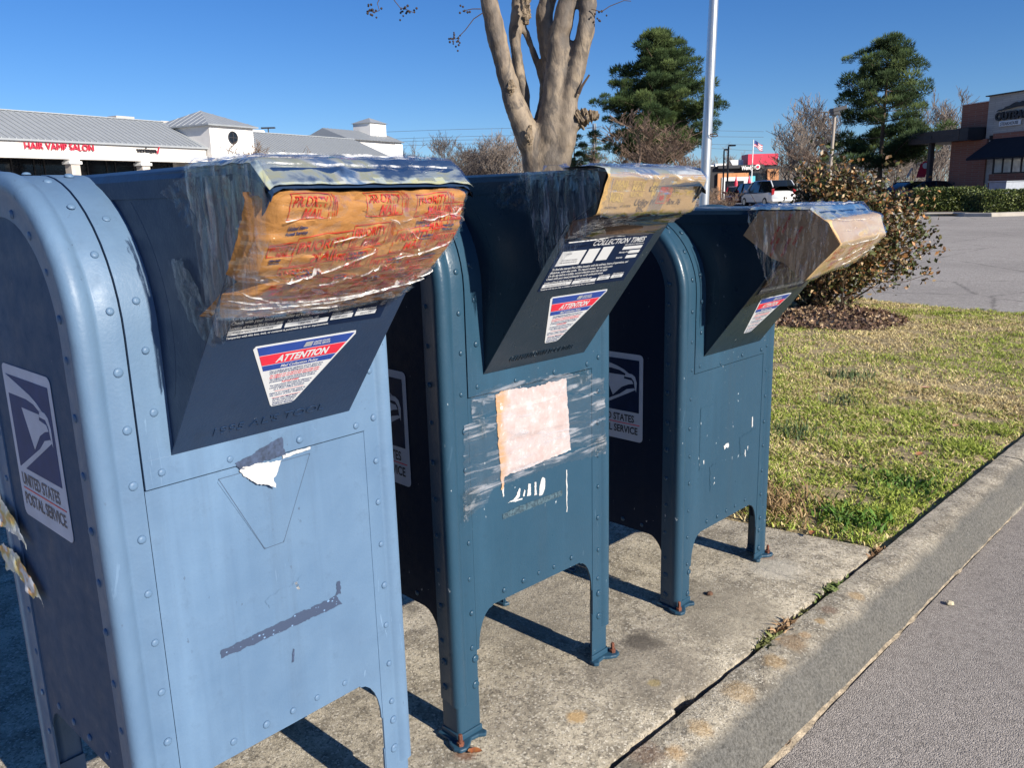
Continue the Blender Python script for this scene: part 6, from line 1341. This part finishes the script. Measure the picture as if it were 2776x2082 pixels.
# ------------------------------------------------------------------ vehicles
m_tyre = flat('tyre_rubber', (.015, .015, .016), .85, var=.2, sc=20); m_rim = flat('wheel_rim', (.45, .46, .48), .35, .8, var=.1, sc=10)
m_carglass = flat('car_glass', (.010, .014, .018), .06, var=.1, sc=2, spec=.8); m_lampred = flat('tail_lamp', (.30, .01, .015), .2); m_lampw = flat('head_lamp', (.65, .68, .7), .12, spec=.8); m_plate = flat('number_plate', (.55, .56, .58), .5); m_plas = flat('black_trim', (.02, .02, .022), .6)
def car(label, loc, rz, c, L=4.5, W=1.8, H=1.46, hood=1.05, cowl=1.25, roof0=1.75, roof1=3.3, tail=4.1, belt=.92, box=False, grp='cars parked in the lot'):
    m_ = NT('car_paint'); m_.b.inputs['Coat Weight'].default_value = .6; m_ = m_.set(c, .32, metal=.15)
    root = empty('parked_car', loc, rz, label=label, cat='car', group=grp); hw = W/2
    def sec(x, z0, z1, w, n=10):   # rounded section ring at x (forward = +x is the nose at 0 -> L tail)
        r_ = []
        for k in range(n):
            a = 2*math.pi*(k+.5)/n; cx = max(-1, min(1, 1.25*math.cos(a))); cz = max(-1, min(1, 1.25*math.sin(a))); r_.append((L/2-x, cx*w, (z0+z1)/2+cz*(z1-z0)/2))
        return r_
    body = [(0, .38, .62, .72), (.06, .26, .70, .86), (.35, .22, .76, .96), (cowl*.8, .20, belt-.05, 1), (cowl+.3, .2, belt, 1), (L*.6, .2, belt+.03, 1), (L-.5, .22, belt+(.05 if not box else .06), .99), (L-.10, .28, belt+.02, .93), (L, .42, belt-.10, .84)]
    mb = MB(); mb.loft([sec(x, a, b, hw*w, 16) for x, a, b, w in body], True, True); mb.build('body', m_, root, smooth=50)
    gh = [(cowl, belt-.04, belt, .86), (roof0, belt-.04, H-.05, .76), ((roof0+roof1)/2, belt-.04, H, .75), (roof1, belt-.04, H-.03, .74), (tail, belt-.04, belt+(.06 if not box else .35), .80)]
    mb = MB(); mb.loft([[(L/2-x, -hw*.93, a), (L/2-x, -hw*w, b-.05), (L/2-x, -hw*w*.9, b), (L/2-x, hw*w*.9, b), (L/2-x, hw*w, b-.05), (L/2-x, hw*.93, a)] for x, a, b, w in gh], False, False); mb.build('window_glass', m_carglass, root, smooth=30)
    mb = MB(); mb.loft([[(L/2-x, -hw*w, b-.055), (L/2-x, -hw*w*.9, b+.012), (L/2-x, hw*w*.9, b+.012), (L/2-x, hw*w, b-.055)] for x, a, b, w in gh[1:4]], False); mb.build('roof', m_, root, smooth=40)
    for s in (-1, 1):
        for (i, j) in ((0, 1), (3, 4)):
            p, q_ = gh[i], gh[j]; mb = MB(); mb.tube([(L/2-p[0], s*hw*(p[3]+.02)*(1 if i else 1.04), p[2]-.02), (L/2-q_[0], s*hw*(q_[3]+.015), q_[2]-.03)], .05, 6); mb.build('pillar', m_, root, smooth=60)
        xm = (roof0+roof1)/2; mb = MB(); mb.tube([(L/2-xm, s*hw*.95, belt), (L/2-xm, s*hw*.77, H-.05)], .045, 6); mb.build('pillar', m_plas, root)
        mb = MB(); mb.box((L/2-cowl-.45, s*(hw+.02)-.09, belt+.0), (L/2-cowl-.27, s*(hw+.02)+.09, belt+.15)); mb.build('mirror', m_, root, bevel=.03)
        mb = MB(); mb.box((L/2-.28, s*hw*.66-.20, .60), (L/2-.03, s*hw*.66+.20, .74)); mb.build('headlight', m_lampw, root, bevel=.04)
        mb = MB(); zz = (.72, .92) if not box else (.78, 1.22); ww = .2 if not box else .10; mb.box((-L/2+.0, s*hw*.80-ww, zz[0]), (-L/2+.16, s*hw*.80+ww, zz[1])); mb.build('tail_lamp', m_lampred, root, bevel=.03)
        for x in (.85, L-.85):
            mb = MB(); prof = [(.32, -.10), (.33, -.07), (.33, .07), (.32, .10), (.21, .105)]; n_ = 18
            mb.loft([[(L/2-x+r_*math.cos(2*math.pi*k/n_), s*(hw-.09)+o, .32+r_*math.sin(2*math.pi*k/n_)) for k in range(n_)] for r_, o in prof], True, True); wh = mb.build('wheel', m_tyre, root, smooth=40)
            mb = MB(); mb.loft([[(L/2-x+r_*math.cos(2*math.pi*k/n_), s*(hw-.09)+s*o, .32+r_*math.sin(2*math.pi*k/n_)) for k in range(n_)] for r_, o in ((.21, .108), (.19, .112), (.05, .10))], True, True); mb.build('rim', m_rim, wh)
    mb = MB(); mb.box((L/2-.10, -hw*.5, .44), (L/2+.015, hw*.5, .60)); mb.build('grille', m_plas, root, bevel=.02)
    for x in (L/2+.0, -L/2-.012):
        mb = MB(); mb.box((x, -.16, .40 if x > 0 else .62), (x+.025, .16, .50 if x > 0 else .74)); mb.build('number_plate', m_plate, root)
    mb = MB(); mb.box((-L/2-.02, -hw*.85, .36), (-L/2+.2, hw*.85, .52)); mb.build('bumper', m_plas if not box else m_, root, bevel=.04)
    return root
p = gp(1900+835/8.73, 555, 67); car('red car facing the camera, parked left of the white van', p, YAW-math.pi/2-.25, (.30, .012, .025))
p = gp(1900+1560/8.73, 555, 60); car('white minivan seen from behind, partly hidden by the shrub', p, YAW+math.pi/2+.16, (.70, .71, .72), 4.9, 1.95, 1.80, .7, .95, 1.7, 4.4, 4.86, 1.02, True)
p = gp(1900+1160/8.73, 555, 65); car('black car squeezed between the red car and the white van', p, YAW+math.pi/2+.1, (.012, .013, .016), 4.6, 1.85, 1.66, .9, 1.1, 1.7, 3.7, 4.4, .98, True)
p = gp(2480, 500, 62); car('dark blue parked car beyond the bare trees', p, YAW+.3, (.03, .05, .10))
p = gp(2530, 505, 56); car('dark grey car parked by the steakhouse canopy', p, YAW+.1, (.04, .045, .055))
q_ = gp(5, 433, 7.2); car('navy car parked close behind the nearest mailbox', (q_[0]-.75*rdir.x+.6*ddir.x, q_[1]-.75*rdir.y+.6*ddir.y, q_[2]-.14), YAW, (.02, .035, .075), 4.7, 1.9, 1.92, 1.1, 1.05, 2.45, 3.7, 4.6, 1.2, True)
# bare tree standing out of frame to the right whose shadow crosses the lot
b = bare(0, 2645, 300, 22, 'bare tree out of view on the right that shades the lot', None, .5); b.location = (b.location.x+12, b.location.y+1, b.location.z)

# far belt of leafless wood behind everything: one mass on the skyline
rr = random.Random(77); V = []; F_ = []; Cl = []
for i in range(15000):
    u = rr.uniform(1000, 2900); dep = rr.uniform(118, 150); p = at(u, 500, dep); g = .2; top = 4.6+1.6*nz(u*.012, 3)+1.0*nz(u*.05, 9); z0 = g+rr.random()**.8*top; l = rr.uniform(.5, 1.8)
    d = Vector((rr.gauss(0, .35), rr.gauss(0, .35), 1)).normalized()*l; w = rdir*rr.uniform(.025, .07); c = Vector((p.x, p.y, z0)); t = rr.uniform(.5, 1.25)
    i0 = len(V); V += [tuple(c-w), tuple(c+w), tuple(c+d)]; F_.append((i0, i0+1, i0+2)); Cl += [(.15*t, .118*t, .098*t)]*3
for i in range(260):
    u = rr.uniform(1000, 2900); dep = rr.uniform(118, 150); p = at(u, 500, dep); w = rdir*.12; h = rr.uniform(3, 6.5); i0 = len(V); c = Vector((p.x, p.y, .1)); t = rr.uniform(.6, 1.2)
    V += [tuple(c-w), tuple(c+w), tuple(c+Vector((0, 0, h)))]; F_.append((i0, i0+1, i0+2)); Cl += [(.16*t, .13*t, .11*t)]*3
colored_mesh('far_woodland', V, F_, Cl, m_needle, kind='stuff', label='hazy grey-brown belt of leafless woodland on the horizon', cat='woodland')
